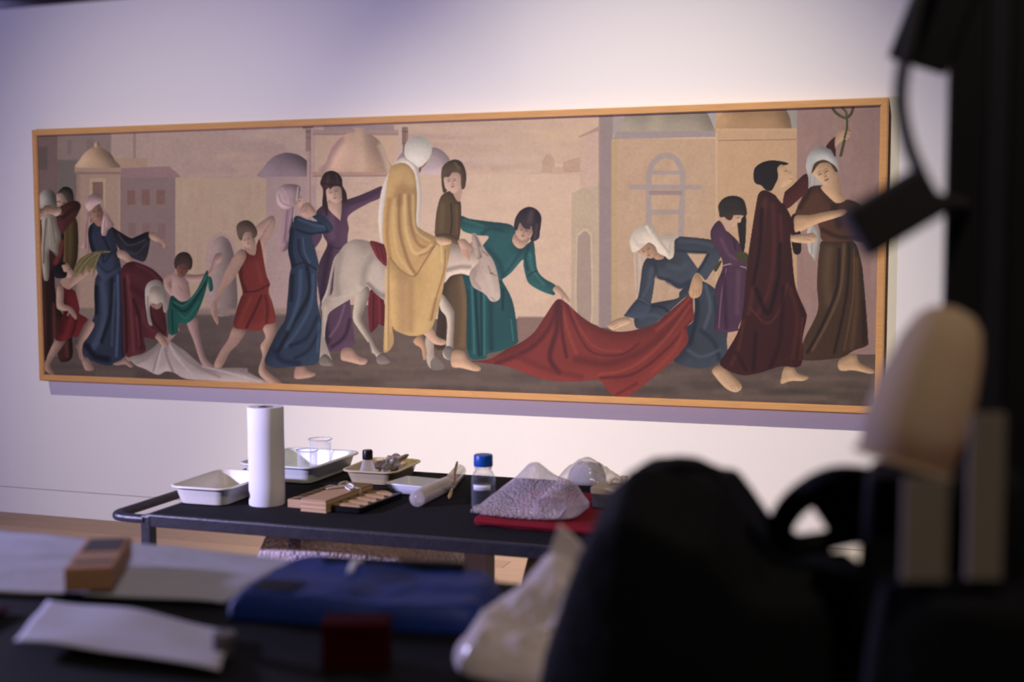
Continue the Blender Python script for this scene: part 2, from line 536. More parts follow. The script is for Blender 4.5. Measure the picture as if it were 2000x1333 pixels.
P('968,370 985,320 1040,262 1100,300 1350,215 1450,238 1510,290 1545,345 1560,510 970,510', (190, 162, 166), (.5, -.7, 12, .3))
# --- far wall and small buildings
G(*D)
R(0, 298, 790, 995, (216, 180, 158))
for i in range(80):
    x = rs.uniform(150, 740); y = rs.uniform(305, 960)
    S(f'{x},{y} {x+rs.uniform(20,90)},{y+rs.uniform(-20,20)}', rs.uniform(5, 14), [(224, 188, 164), (206, 170, 150), (220, 180, 150)][rs.randint(3)], .25, 6, False)
P('597,240 600,218 620,199 640,215 646,240', (198, 158, 138)); R(588, 238, 650, 292, (200, 160, 140)); R(640, 262, 700, 290, (206, 168, 146)); P('690,240 740,222 773,214 773,288 690,290', (198, 156, 136), smooth=False)
R(470, 985, 840, 1120, (140, 110, 100), soft=2)
G(*E)
P('66,132 158,86 164,116 164,400 76,400 76,132', (208, 170, 154), smooth=False); P('66,132 158,86 160,104 76,134', (184, 142, 130), smooth=False)
P('38,384 100,360 165,352 165,985 34,930', (196, 168, 144), smooth=False)
P('60,950 58,610 72,562 97,543 120,560 130,610 130,970', (206, 178, 152)); P('66,950 64,615 78,572 97,556 114,570 122,615 122,970', (172, 146, 134))
R(200, 20, 300, 120, (176, 154, 156)); R(630, 10, 720, 105, (176, 162, 164))
R(159, 26, 222, 990, (156, 134, 134)); S('162,40 162,980', 2, (178, 152, 146), .4, 1.5)
R(218, 140, 692, 1010, (198, 160, 132)); R(216, 145, 243, 990, (194, 160, 118), soft=1)
for i in range(70):
    x = rs.uniform(250, 680); y = rs.uniform(160, 900)
    S(f'{x},{y} {x+rs.uniform(-8,8)},{y+rs.uniform(30,90)}', rs.uniform(5, 14), [(206, 170, 140), (190, 150, 124)][rs.randint(2)], .25, 5, False)
P('243,122 243,122 256,80 285,26 285,26 640,12 640,12 664,60 682,108 682,108', (164, 148, 134), (.6, -.3, 18, .3)); S('420,30 410,110', 30, (186, 166, 144), .4, 14)
P('215,152 240,110 697,104 697,132 222,142', (164, 144, 146), smooth=False)
last[0] = None
AR = (172, 150, 148)
S('384,540 384,320 396,262 428,226 466,216 505,232 530,275 536,330 528,590', 11, AR, .95, .8, False)
for y, xa, xb, w, c in ((292, 395, 528, 8, AR), (358, 305, 612, 9.5, AR), (383, 395, 525, 9, (160, 134, 132)), (470, 395, 525, 9, AR)):
    S(f'{xa},{y} {xb},{y}', w, c, .95, .6, False)
G(*F)
R(36, 60, 372, 1090, (204, 160, 126)); R(320, 60, 372, 150, (166, 152, 150))
P('36,150 36,150 44,116 66,86 98,66 318,62 318,62 338,100 346,150 346,150', (176, 134, 96), (.8, -.2, 16, .35))
R(36, 148, 366, 158, (208, 166, 132)); S('50,197 130,196 362,193', 1.5, (150, 106, 86), .8, .5, False); R(36, 165, 44, 1090, (212, 172, 140))
R(368, 40, 740, 1068, (166, 128, 124))
for i in range(70):
    x = rs.uniform(372, 700); y = rs.uniform(70, 950)
    S(f'{x},{y} {x+rs.uniform(-6,6)},{y+rs.uniform(30,120)}', rs.uniform(4, 12), [(174, 136, 132), (156, 118, 116)][rs.randint(2)], .25, 5, False)
S('400,64 700,56', 5, (150, 118, 98), .7, 2, False)

# --- far left: olive woman, maroon figure with covered head
G(*A)
P('205,500 265,485 278,560 274,680 250,780 248,1105 212,1120 200,900', (106, 82, 44), (.9, 0, 12, .6)); S('225,520 222,900', 8, (66, 50, 34), .5, 5)
P('78,480 120,470 200,480 206,690 165,740 180,900 235,1000 250,1080 246,1162 188,1172 165,1060 150,1150 100,1172 70,1130', (72, 40, 36), (.9, 0, 12, .5))
S('120,700 135,900 140,1150', 9, (46, 28, 28), .7, 5); S('95,650 105,1150', 5, (50, 30, 30), .6, 4); S('215,1000 225,1150', 7, (112, 56, 44), .6, 4); S('160,900 165,1080', 5, (120, 66, 50), .5, 4)
S('170,700 190,650 200,600', 10, (124, 54, 46), .7, 5)
G(*a1)
P('335,290 352,240 420,172 480,168 535,205 556,270 556,365 475,390 455,310 400,258 350,270', (66, 54, 50), (.3, -.8, 5, .7))
P('333,275 400,250 455,310 478,385 400,420 345,430', (188, 148, 128), (.8, -.2, 6, .35)); S('345,365 385,360', 2, (96, 66, 54), .8, .6); S('410,380 450,375', 2, (96, 66, 54), .7, .6)
P('368,442 470,375 560,350 622,362 652,412 630,485 580,575 480,695 400,790 345,650 335,580 440,512 390,522', (86, 42, 38), (.5, -.6, 9, .55)); S('420,560 520,480 620,420', 8, (48, 26, 26), .6, 5)
P('98,395 103,300 150,225 210,196 282,215 326,280 338,370 320,430 118,455', (172, 160, 148), (.7, -.2, 13, .75))
P('84,485 160,440 190,408 240,405 300,425 370,428 402,480 372,535 300,558 200,555 170,582 84,595', (200, 156, 132), (0, -.8, 6, .5))
fingers('205,470 260,490 320,500;200,500 260,520 300,530;150,470 120,520;170,500 130,560;215,440 270,450 320,470', 1.3)
G(*A)
P('106,472 166,474 180,520 196,575 186,620 176,668 140,640 140,720 136,778 122,788 111,770 100,660 104,560', (172, 156, 136), (.7, 0, 6, .5))
S('125,490 115,600 112,700', 3.5, (120, 106, 94), .7, 2); S('150,480 165,600', 3, (128, 112, 98), .6, 2); S('135,490 140,620', 3, (200, 184, 160), .5, 2); S('138,640 176,662', 4, (110, 100, 92), .7, 2)
# --- blue woman with pink veil
G(*a1)
P('740,470 772,490 790,570 806,620 752,660 745,800 762,1000 740,1022 700,980 640,960 692,900 710,750 718,600', (194, 148, 142), (.7, 0, 6, .5)); S('745,520 730,700 712,960', 3, (160, 112, 112), .6, 2); S('770,560 738,800 740,1000', 2, (220, 180, 172), .6, 2)
P('800,590 925,580 930,720 880,722 820,650', (172, 126, 104))
G(*A)
P('438,530 470,545 530,580 560,572 621,552 621,620 600,690 560,686 510,660 470,625', (42, 40, 48), (0, -.8, 8, .6)); S('470,560 520,615 600,590', 3, (92, 86, 92), .45, 2); S('500,640 560,655 612,600', 2, (84, 80, 86), .5, 1.5)
P('621,553 650,556 680,583 698,608 692,632 680,610 664,600 640,592 621,578', SK, (0, -.7, 4, .4)); fingers('670,592 686,622;660,590 676,620', 1)
P('326,545 350,506 376,525 430,520 450,570 465,620 478,680 486,740 491,850 502,1000 507,1160 470,1180 430,1196 390,1190 340,1172 303,1142 297,1110 320,1050 345,980 358,940 355,850 360,780 376,740 360,710 358,670 336,630', (51, 58, 76), (.2, -.2, 12, .4))
S('340,530 332,580 350,640', 9, (28, 32, 48), .7, 4); S('392,560 410,600 430,640', 4, (30, 34, 50), .8, 3); S('365,820 362,940', 10, (26, 30, 42), .8, 5)
S('395,800 405,950 375,1060 340,1120', 12, (82, 90, 116), .6, 7); S('440,780 432,950 390,1080', 7, (30, 34, 48), .8, 4); S('468,760 470,950 462,1150', 5, (84, 96, 128), .7, 3); S('455,800 445,980 440,1100', 4, (86, 94, 118), .5, 3); S('490,900 492,1150', 4, (30, 36, 54), .6, 3)
S('320,1100 360,1150 420,1165', 12, (24, 28, 40), .7, 6); S('400,1000 380,1080 350,1120', 2, (96, 100, 116), .4, 1.5)
P('358,680 376,655 440,640 466,640 472,700 486,732 440,762 405,792 375,752 360,716', (60, 68, 88), (.3, -.6, 8, .55)); S('400,665 400,700 440,650', 3, (34, 40, 58), .7, 2); S('370,700 420,745 480,700', 4, (36, 42, 60), .5, 3)
P('467,640 500,642 530,668 544,698 536,722 515,700 490,682 469,672', SK, (.2, -.7, 4, .4)); fingers('520,680 532,712;508,682 520,705', 1)
G(*a1)
P('775,495 800,455 900,395 935,430 944,520 932,590 890,614 830,612 790,570', (158, 114, 94), (.6, -.5, 7, .4)); face(862, 500, -18, 150, (80, 50, 44), (110, 60, 52))
P('706,380 735,310 790,265 850,254 912,280 945,345 938,405 890,385 830,432 770,484 738,470 716,425', (208, 168, 162), (.4, -.7, 8, .5)); S('725,380 760,320 830,290', 2, (170, 126, 124), .5, 1.5); S('740,440 820,400 900,370', 2.5, (226, 190, 182), .6, 1.5)
P('900,385 938,388 960,460 1030,570 1086,668 1040,702 1000,742 985,792 955,807 922,790 918,700 935,600 945,500', (204, 162, 154), (.7, -.1, 5, .45)); S('950,500 965,620 950,780', 2.5, (170, 126, 122), .6, 1.5); S('970,520 1000,620 1020,700', 2.5, (176, 132, 128), .6, 1.5); S('955,560 940,760', 2, (226, 190, 180), .6, 1.5)
G(*a2)
P('570,1035 640,1008 672,1060 718,1140 700,1168 620,1168 588,1110', (182, 142, 124), (.3, -.6, 5, .4)); fingers('640,1120 645,1160;662,1115 668,1160;684,1120 692,1158', 1, a=.4)
P('955,1085 1050,1040 1110,1000 1190,1090 1212,1115 1170,1134 1110,1094 1000,1104', (178, 138, 120), (.3, -.6, 4, .4))
P('1105,975 1150,985 1196,1040 1180,1054 1130,1040', (170, 130, 112), (.3, -.6, 3, .4))
# --- boy in dark red with a palm leaf
P('245,790 362,800 322,880 262,960 202,1040 180,1120 235,1222 200,1230 120,1172 83,1100 120,1060 150,970', (184, 140, 120), (.7, -.3, 8, .45))
P('640,528 702,560 727,602 692,680 642,760 582,840 576,960 592,1010 568,1044 530,1000 520,930 488,860 520,830 540,740 590,610', (184, 140, 120), (-.6, -.4, 8, .45))
P('318,78 350,112 400,152 472,172 500,220 526,320 543,410 540,462 642,530 592,605 520,745 440,757 370,797 310,808 243,782 270,680 310,540 340,470 346,380 340,250 340,180 300,112', (112, 32, 34), (-.3, -.4, 9, .4))
S('350,300 360,420 400,500', 8, (74, 22, 26), .6, 5); S('310,700 340,560 400,500', 7, (76, 24, 28), .5, 4); S('500,520 480,640 440,740', 4, (70, 20, 26), .7, 3); S('430,460 420,600 350,780', 5, (138, 46, 46), .5, 4)
P('268,132 300,111 346,160 346,330 390,358 432,380 472,420 510,500 495,538 450,492 417,452 400,492 388,482 405,432 330,428 268,402 253,330 257,200', (194, 150, 128), (.5, -.4, 7, .45)); fingers('440,440 480,500;430,470 470,520', 1)
G(*A)
P('192,800 214,756 252,768 250,815 228,828', (190, 146, 124))
P('243,775 290,735 332,716 330,748 270,800 240,818', (196, 150, 128), (0, -.7, 4, .4))
P('200,705 225,702 240,722 256,745 245,768 214,764', (198, 154, 130), (.4, -.6, 4, .35)); S('232,732 241,730', 1.2, (90, 60, 50), .8, .5); S('243,754 252,752', 1, (130, 70, 60), .8, .5)
G(*a1)
P('296,1290 318,1215 370,1162 420,1143 456,1172 402,1192 420,1240 432,1272 472,1282 462,1340 400,1362 325,1350', (34, 28, 30), (.3, -.6, 6, .5))
G(*A)
P('258,742 280,690 330,655 385,641 442,646 392,654 372,690 352,764 345,725 326,750 320,722 300,762 292,735 270,765', (128, 112, 68), (.2, -.7, 3, .4))
for q in ('430,648 370,656 320,690 272,755', '380,652 330,690 300,755', '385,655 350,700 328,748', '380,660 360,710 350,755', '370,648 310,675 265,735'):
    S(q, 1.6, (168, 148, 96), .6, .7, False)
for q in ('400,648 340,680 290,750', '375,660 345,710 335,745', '350,655 295,700 268,745'):
    S(q, 1.2, (82, 74, 44), .7, .6, False)
# --- bending woman in dark red, white cloth on the ground
P('484,760 495,715 530,694 570,700 640,733 692,790 680,830 690,900 704,1050 650,1070 596,1062 604,1122 560,1142 500,1134 490,900', (92, 38, 42), (.2, -.6, 12, .4))
S('515,760 530,900 545,1130', 6, (122, 58, 58), .7, 4); S('500,780 510,1000 512,1130', 5, (58, 24, 28), .7, 3); S('545,880 570,960 580,1110', 5, (60, 24, 28), .8, 3); S('560,960 575,1100', 4, (120, 56, 56), .6, 3); S('540,820 600,860 660,900', 12, (70, 28, 32), .5, 7); S('590,930 600,990 640,1030', 6, (118, 54, 56), .5, 4)
S('560,710 620,740 670,790', 6, (112, 50, 54), .5, 5); S('620,900 640,980 690,1040', 4, (58, 24, 28), .7, 3)
G(*a2)
P('1415,340 1490,350 1560,335 1545,390 1500,410 1440,380', (170, 128, 106)); S('1498,345 1500,395', 1, (196, 160, 136), .8, .5)
P('1355,160 1395,78 1470,44 1535,55 1582,110 1604,190 1632,310 1618,445 1582,432 1565,330 1500,348 1430,342 1412,400 1424,520 1445,610 1400,592 1375,470 1356,300', (188, 172, 158), (.5, -.5, 8, .45))
P('1405,250 1418,150 1490,118 1555,150 1572,250 1550,318 1490,345 1430,318', (198, 176, 154), (.3, -.6, 10, .45)); S('1420,180 1490,172 1560,182', .8, (160, 138, 122), .7, .5)
S('1385,250 1395,420 1410,570', 2.5, (150, 136, 124), .7, 1.5, False); S('1590,250 1600,420', 2, (150, 136, 124), .6, 1.5, False)
G(*A)
P('525,1158 590,1140 640,1108 680,1073 722,1078 762,1105 800,1130 870,1190 940,1205 1085,1208 1095,1225 1140,1250 1212,1292 1040,1282 940,1270 800,1260 740,1230 700,1224 660,1240 600,1212 556,1194', (196, 172, 164), (-.1, -.6, 10, .35))
S('690,1085 672,1140 655,1225', 4, (222, 202, 192), .7, 3); S('700,1085 705,1150 735,1225', 4, (150, 128, 124), .6, 3); S('715,1085 750,1150 830,1245', 4, (224, 204, 194), .6, 3); S('640,1125 600,1165 560,1180', 6, (164, 140, 134), .5, 4); S('730,1090 820,1180 960,1250', 5, (152, 130, 126), .5, 4); S('880,1200 1000,1230 1160,1275', 4, (222, 202, 194), .6, 3); S('680,1095 660,1150 640,1220', 3, (156, 134, 130), .6, 2)
S('1085,1212 1060,1222 1100,1235', 2, (140, 118, 114), .7, 1.5)
G(*a2)
P('1478,755 1520,698 1590,738 1642,798 1645,862 1612,888 1560,852 1508,792', (186, 142, 122), (.2, -.7, 5, .45)); fingers('1590,790 1630,850;1565,800 1605,860', 1)
P('1590,740 1640,780 1672,818 1640,812', (186, 142, 122))
# --- child with the green cloth
G(*B)
P('-50,775 -6,742 6,760 -20,800 6,830 8,885 -5,872 -25,850 -45,820', (192, 148, 132), (.3, -.5, 4, .4))
P('-6,745 20,762 60,768 78,850 74,885 20,900 -10,872', (194, 154, 140), (.5, -.4, 9, .35)); S('20,810 40,840', 2, (170, 126, 114), .5, 2)
P('52,757 110,757 165,742 188,682 198,662 214,652 232,657 228,692 206,712 180,762 130,787 70,792', (196, 152, 136), (0, -.7, 6, .4)); fingers('205,670 222,668;203,682 222,680', 1)
P('62,985 110,968 122,1040 150,1150 192,1200 160,1203 130,1182 95,1080', (182, 142, 130), (.6, -.2, 5, .4)); P('-5,1000 25,1020 5,1050 -30,1085 -30,1055', (182, 142, 130))
P('-14,860 30,886 70,878 110,830 140,770 160,736 164,780 150,842 130,902 100,962 60,992 20,992 18,1036 -22,1044 -30,950', (26, 92, 80), (.1, -.5, 8, .5))
S('-5,900 60,930 150,800', 5, (12, 56, 50), .7, 3); S('0,890 50,905 120,830 155,760', 3, (56, 128, 112), .6, 2); S('-10,930 -5,1035', 3, (12, 56, 50), .7, 2); S('20,940 60,965 120,890', 3, (52, 122, 106), .5, 2)
P('163,770 180,773 188,826 170,835', (30, 98, 86), (.5, 0, 3, .5))
P('12,705 60,695 72,725 56,757 35,770 16,757', (122, 78, 62), (.4, -.5, 5, .5)); face(40, 730, 15, 52, (60, 34, 28), (92, 46, 40))
P('0,700 12,664 40,648 70,654 88,685 86,722 72,734 60,702 20,712 8,730', (70, 50, 44), (.3, -.6, 5, .5))
# --- boy in orange red tunic
P('288,1010 346,1025 310,1090 270,1130 230,1202 192,1198 220,1130 260,1070', (188, 144, 124), (.5, -.4, 6, .45))
P('428,1005 486,985 493,1030 470,1090 437,1190 462,1230 518,1275 508,1292 470,1287 408,1232 425,1150 416,1100 440,1060', (188, 144, 124), (.6, -.3, 6, .45)); fingers('480,1268 490,1285;492,1266 502,1284', .9, a=.4)
P('393,528 430,495 470,473 487,490 482,540 450,602 425,648 405,596 432,552 400,568', (200, 156, 136), (.2, -.6, 6, .4)); S('470,500 440,545 415,585', 2, (160, 116, 100), .5, 2)
P('410,586 421,620 431,680 446,760 462,800 456,840 476,900 488,982 440,1000 415,1026 330,1021 288,1006 300,930 320,870 330,842 311,760 306,700 335,682 340,638 356,652 386,662 396,620', (130, 46, 36), (-.2, -.5, 10, .35))
S('322,720 325,790 345,835', 6, (84, 30, 28), .7, 4); S('335,842 400,835 455,805', 3, (80, 28, 26), .7, 2); S('420,860 390,930 350,1010', 5, (84, 30, 26), .7, 3); S('440,860 450,920 445,990', 4, (86, 30, 28), .6, 3); S('455,850 470,920 475,980', 3, (150, 60, 46), .6, 2); S('370,870 330,950 310,1000', 6, (150, 58, 46), .5, 4); S('400,700 420,790', 8, (146, 56, 44), .5, 5)
G(*b1)
P('515,870 655,830 664,965 622,992 548,952', (186, 142, 120))
P('484,852 468,780 510,700 600,676 645,760 658,850 602,904 540,892', (196, 156, 132), (.5, -.4, 8, .35)); face(552, 800, -22, 130)
P('414,680 418,600 470,552 550,536 620,570 660,625 684,690 668,750 622,772 604,700 540,690 500,730 480,800 440,770', (108, 84, 66), (.4, -.5, 9, .55))
G(*B)
P('298,652 332,634 348,670 322,722 292,772 252,822 220,872 206,902 214,985 206,997 183,952 178,910 200,860 235,770 263,710', (194, 150, 126), (.4, -.5, 7, .4)); fingers('195,930 205,985;188,930 196,965', 1)
# --- purple woman with one arm stretched out
G(*C_)
P('20,600 45,578 72,585 62,620 30,655', (94, 64, 86))
P('84,443 108,450 155,512 163,430 190,420 250,400 310,375 362,356 352,410 290,440 200,497 200,560 194,640 206,900 226,1080 231,1112 190,1142 95,1147 78,1050 60,900 48,800 60,720 96,640 80,600 58,540 42,482', (90, 60, 82), (-.3, -.5, 12, .4))
S('110,650 90,760 75,900 95,1100', 12, (54, 36, 54), .7, 7); S('180,930 150,1020 110,1080', 4, (132, 92, 112), .6, 3); S('205,1000 180,1080 120,1130', 6, (58, 36, 52), .7, 4); S('95,640 150,655 195,645', 2.5, (56, 38, 56), .7, 2); S('200,440 280,415 345,380', 7, (66, 42, 62), .5, 5); S('120,500 120,600', 12, (112, 80, 104), .5, 8); S('150,700 170,900', 8, (64, 42, 60), .6, 5)
P('168,1142 210,1135 242,1170 290,1192 270,1217 200,1202 163,1190', (190, 146, 126), (.1, -.7, 5, .4)); fingers('262,1190 272,1210;250,1188 258,1208', .9, a=.4)
G(*c1)
P('225,790 365,785 362,1000 345,992 235,885', (200, 158, 138), (.3, -.5, 7, .3))
P('198,690 210,645 300,608 372,650 378,740 352,802 302,820 240,772', (200, 160, 140), (.5, -.4, 8, .35)); face(288, 710, -14, 150)
P('143,610 155,550 190,490 260,464 330,488 376,550 386,630 422,700 433,790 405,820 378,790 370,660 330,632 280,640 248,668 236,650 205,682 216,800 226,870 211,955 188,900 162,840 172,680', (58, 37, 36), (.4, -.6, 9, .5))
S('230,520 215,640', 4, (100, 68, 60), .4, 4); S('310,500 340,600', 3, (92, 62, 56), .4, 3); S('155,600 250,615 370,620', 2, (36, 22, 24), .7, 1.5)
# --- blue woman praying
G(*B)
P('532,440 582,418 577,500 548,570 547,630 525,647 511,632 520,550', (168, 130, 138), (.6, 0, 5, .5)); S('565,440 550,540 530,620', 2, (204, 170, 174), .6, 1.5); S('545,450 532,600', 2.5, (130, 98, 108), .6, 2)
P('590,1195 625,1192 640,1214 682,1236 660,1252 600,1260 578,1250', (186, 142, 122), (.1, -.7, 5, .4))
P('572,482 600,474 640,490 690,500 664,475 680,458 720,474 756,510 767,535 745,557 668,568 682,640 697,705 691,737 690,800 690,880 706,960 716,1012 706,1120 690,1182 640,1197 560,1202 490,1207 437,1182 455,1120 500,1030 535,970 546,880 555,770 563,715 549,640 555,560 566,510', (48, 62, 82), (-.2, -.4, 12, .4))
S('565,540 560,640 575,710', 9, (26, 34, 48), .8, 5); S('600,590 605,650 640,710', 4, (28, 36, 52), .7, 3); S('620,580 630,650 655,700', 3, (82, 104, 136), .5, 2); S('575,715 630,700 690,735', 2.5, (24, 32, 46), .8, 1.5)
S('640,715 650,850 570,1000 500,1130', 7, (26, 32, 44), .8, 4); S('610,740 600,880 550,1020', 7, (70, 92, 124), .55, 5); S('570,760 565,880', 7, (26, 34, 48), .7, 4); S('670,760 660,900 600,1020 540,1100', 6, (72, 92, 124), .5, 4); S('690,960 640,1060 560,1100', 6, (28, 36, 52), .6, 4); S('700,1030 650,1120 580,1160', 6, (30, 38, 56), .6, 4); S('480,1120 520,1170 600,1185', 10, (30, 40, 60), .6, 6); S('700,990 690,1130', 4, (70, 96, 130), .5, 3)
S('590,540 660,560 740,550', 5, (26, 36, 52), .7, 3); S('600,490 680,520 725,525', 5, (70, 96, 126), .5, 4); S('690,505 728,520 738,545', 2, (24, 32, 48), .7, 1.5)
P('597,365 616,383 622,398 613,426 592,432 586,470 574,482 580,420', (202, 158, 138), (-.4, -.4, 5, .3)); S('604,402 612,403', 1.1, (150, 80, 70), .8, .5); S('603,383 612,386', 1.1, (90, 60, 52), .7, .5)
P('607,450 620,420 650,410 676,440 686,463 665,476 640,481 615,470', SK, (.2, -.6, 5, .4)); fingers('625,425 612,455;640,420 622,460;655,418 634,450;660,430 676,450', 1.2)
P('492,382 498,345 528,322 570,320 607,333 602,375 592,402 570,432 530,441 500,418', (196, 160, 160), (.5, -.5, 9, .5)); S('520,340 545,380 550,425', 1.5, (222, 192, 190), .6, 1.2); S('505,370 520,410 560,425', 2, (160, 124, 128), .6, 1.5); S('597,335 590,400', 2.5, (222, 196, 192), .6, 1.2); S('580,425 574,500', 2, (214, 182, 182), .6, 1.2, False)
# --- white donkey, saddle cloth
G(*C_)
P('300,862 366,893 374,1022 345,1020 335,1036 300,1050', (108, 30, 36), (.3, 0, 6, .4)); S('320,880 318,1040', 3, (70, 20, 26), .7, 2); S('345,890 350,1015', 3, (138, 46, 50), .6, 2)
P('238,860 290,838 300,880 272,960 266,1000 300,1070 345,1150 372,1160 402,1202 345,1212 330,1172 305,1150 293,1110 245,1040 220,990 230,900', (180, 160, 146), (.6, -.3, 7, .5))
P('334,1180 372,1160 403,1204 345,1213', (128, 112, 106), (.3, -.6, 4, .4)); S('296,1110 308,1150', 3, (90, 84, 88), .7, 1.5, False)
P('158,672 138,720 120,800 106,900 78,922 70,912 95,850 115,760 132,700', (186, 166, 150), (.6, -.2, 3, .4))
P('165,655 205,620 250,611 310,625 360,640 385,700 385,892 340,882 290,832 270,852 220,892 170,922 110,962 96,1000 86,1060 90,1110 122,1202 120,1220 64,1216 60,1180 65,1100 72,980 67,935 85,900 120,870 128,800 136,720', (190, 168, 154), (.1, -.5, 18, .35))
S('270,830 280,760 310,700', 12, (150, 134, 126), .5, 8); S('295,830 340,870 385,885', 10, (132, 120, 116), .7, 6); S('165,680 145,800 150,880', 10, (156, 138, 126), .5, 7); S('210,660 200,800', 30, (206, 184, 168), .4, 16); S('330,760 370,840', 26, (208, 184, 172), .5, 14); S('88,940 82,1080', 3, (212, 190, 176), .5, 2); S('120,900 200,880 260,845', 5, (214, 192, 176), .4, 4)
P('62,1184 90,1165 124,1204 121,1221 64,1218', (128, 112, 104), (.3, -.6, 4, .4))
P('303,620 360,632 384,650 384,738 345,712 320,670', (118, 36, 40), (.2, -.4, 6, .4)); S('330,640 350,700', 2, (78, 24, 30), .7, 1.5); S('350,640 372,720', 2, (78, 24, 30), .7, 1.5)
# --- olive youth (legs), teal woman, donkey head
G(*D)
P('75,1125 60,1140 30,1095 20,1070 60,1080', (66, 48, 36))
P('128,785 210,768 226,850 233,950 226,1090 230,1140 165,1157 110,1145 76,1122 98,900', (96, 74, 48), (-.5, -.2, 12, .5)); S('205,800 215,950 205,1120', 10, (128, 98, 62), .5, 7); S('120,920 110,1120', 14, (62, 46, 34), .7, 8)
P('205,772 240,780 380,798 402,820 450,920 472,1080 467,1112 400,1146 330,1162 312,1187 230,1162 226,900', (30, 80, 84), (0, -.3, 12, .35))
S('265,820 275,1000 285,1170', 5, (16, 50, 54), .8, 3); S('250,830 258,1000 262,1160', 4, (56, 120, 120), .6, 3); S('310,870 312,1170', 4, (60, 124, 122), .5, 2.5); S('295,870 298,1170', 3.5, (18, 54, 58), .8, 2); S('340,900 345,1140', 9, (22, 62, 66), .7, 5); S('400,850 400,950', 5, (18, 54, 60), .7, 3); S('440,1000 450,1100', 2, (70, 140, 134), .5, 1.5); S('232,860 240,1140', 6, (22, 62, 66), .6, 4)
P('198,500 240,512 330,525 430,538 462,570 450,622 480,657 520,632 547,618 557,690 567,760 600,800 657,836 648,878 600,867 550,842 518,812 500,742 495,710 440,772 400,802 378,804 340,700 300,652 332,600 280,592 220,577 198,556', (36, 88, 90), (-.1, -.6, 12, .38))
S('300,585 340,560 400,570', 6, (24, 62, 66), .6, 4); S('525,640 510,700 520,760', 4, (22, 60, 64), .7, 3); S('530,680 545,760 600,830', 5, (66, 128, 124), .4, 4); S('520,790 545,770 570,765', 2.5, (20, 58, 62), .7, 1.5); S('400,780 380,720 330,660', 10, (26, 66, 70), .6, 6); S('215,520 300,545', 5, (60, 118, 112), .4, 4); S('500,650 440,740 395,795', 5, (24, 64, 68), .5, 4)
G(*d1)
P('972,420 1000,345 1040,380 1100,420 1185,390 1125,492 1060,522 1000,482', (190, 148, 126), (.3, -.5, 7, .35))
P('1018,300 1060,212 1150,268 1212,268 1202,342 1152,402 1080,424 1030,372', (182, 142, 122), (.3, -.5, 8, .4)); face(1108, 320, 12, 150, (100, 66, 56), (120, 66, 58))
P('994,250 1010,160 1060,80 1130,35 1200,28 1270,65 1312,130 1316,200 1300,320 1285,400 1215,436 1186,405 1212,330 1196,255 1176,290 1110,275 1062,215 1032,300 1010,300', (52, 42, 44), (.3, -.5, 12, .5)); S('1200,90 1180,190', 10, (92, 76, 76), .5, 8); S('1265,240 1245,400', 4, (84, 68, 68), .5, 3)
P('1452,1005 1500,956 1560,1000 1652,1120 1642,1160 1580,1102 1603,1202 1586,1222 1540,1162 1488,1060', (204, 160, 136), (.2, -.6, 6, .4)); S('1560,1080 1580,1160', 1, (140, 96, 78), .5, .6)
P('1440,1020 1480,1050 1470,1070 1430,1062', (34, 84, 86))
G(*D)
P('28,1085 66,1085 72,1180 118,1232 60,1238 32,1195', (186, 164, 150), (.3, -.3, 5, .4)); P('52,1200 80,1182 120,1233 60,1240', (126, 112, 106))
P('92,902 112,878 162,950 167,990 162,1120 164,1192 120,1184 110,1150 125,1130 130,1000 100,950', (190, 168, 156), (.6, -.2, 6, .5)); P('112,1150 130,1126 160,1140 164,1194 130,1186', (126, 114, 110), (.3, -.5, 4, .4))
P('110,640 190,634 262,648 296,720 252,784 200,777 150,788 112,815', (206, 178, 164), (0, -.7, 14, .45)); S('130,760 190,745 240,745', 8, (150, 130, 124), .6, 5)
P('252,588 270,584 297,630 322,670 352,710 372,770 387,860 382,902 345,911 320,882 300,866 258,842 240,800 244,765 270,735 286,715 264,680 252,620', (196, 168, 158), (-.1, -.4, 12, .4)); S('270,760 262,810 290,850', 6, (160, 138, 132), .5, 4); S('330,740 345,775 368,785', 3, (150, 126, 120), .7, 2); S('338,776 352,774', 1.6, (90, 70, 66), .8, .6); S('330,790 350,860', 8, (214, 188, 178), .5, 6); S('345,890 362,905', 1.5, (130, 104, 98), .6, 1)
P('253,582 276,605 296,650 302,692 276,707 264,660', (164, 138, 128), (.6, 0, 4, .4)); S('290,650 302,690', 1.6, (222, 200, 190), .6, .8, False); S('305,670 330,690', 2.5, (130, 96, 72), .6, 1.5, False)
P('240,640 246,625 254,632 250,648', (150, 134, 124))
# --- olive youth (upper body)
P('150,378 166,402 190,425 198,440 199,520 191,602 172,628 130,607 77,602 74,540 84,460 105,400', (92, 70, 42), (.3, -.3, 10, .45)); S('150,440 155,520 148,585', 3, (54, 40, 28), .8, 2); S('110,450 105,560', 9, (116, 90, 54), .45, 6); S('178,450 178,580', 5, (114, 88, 54), .45, 4)
P('78,588 140,584 187,608 203,626 182,637 120,612 84,606', (98, 75, 46), (0, -.6, 5, .5))
P('160,378 202,358 196,422 178,424', (190, 148, 130))
P('116,312 155,286 196,290 202,350 180,382 155,388 128,352', (202, 160, 142), (.2, -.4, 7, .35)); face(155, 335, -8, 66)
P('103,292 118,250 160,227 195,234 216,265 224,310 217,362 200,364 195,300 160,288 140,310 116,314 121,360 132,376 111,382', (86, 66, 46), (.4, -.5, 8, .5)); S('170,245 190,270', 5, (120, 98, 74), .5, 4)
P('183,617 215,610 245,638 268,660 250,660 242,682 242,714 226,708 210,692 195,652', SK, (.2, -.6, 6, .4)); fingers('228,660 232,700;218,662 222,698;208,662 214,690', 1)
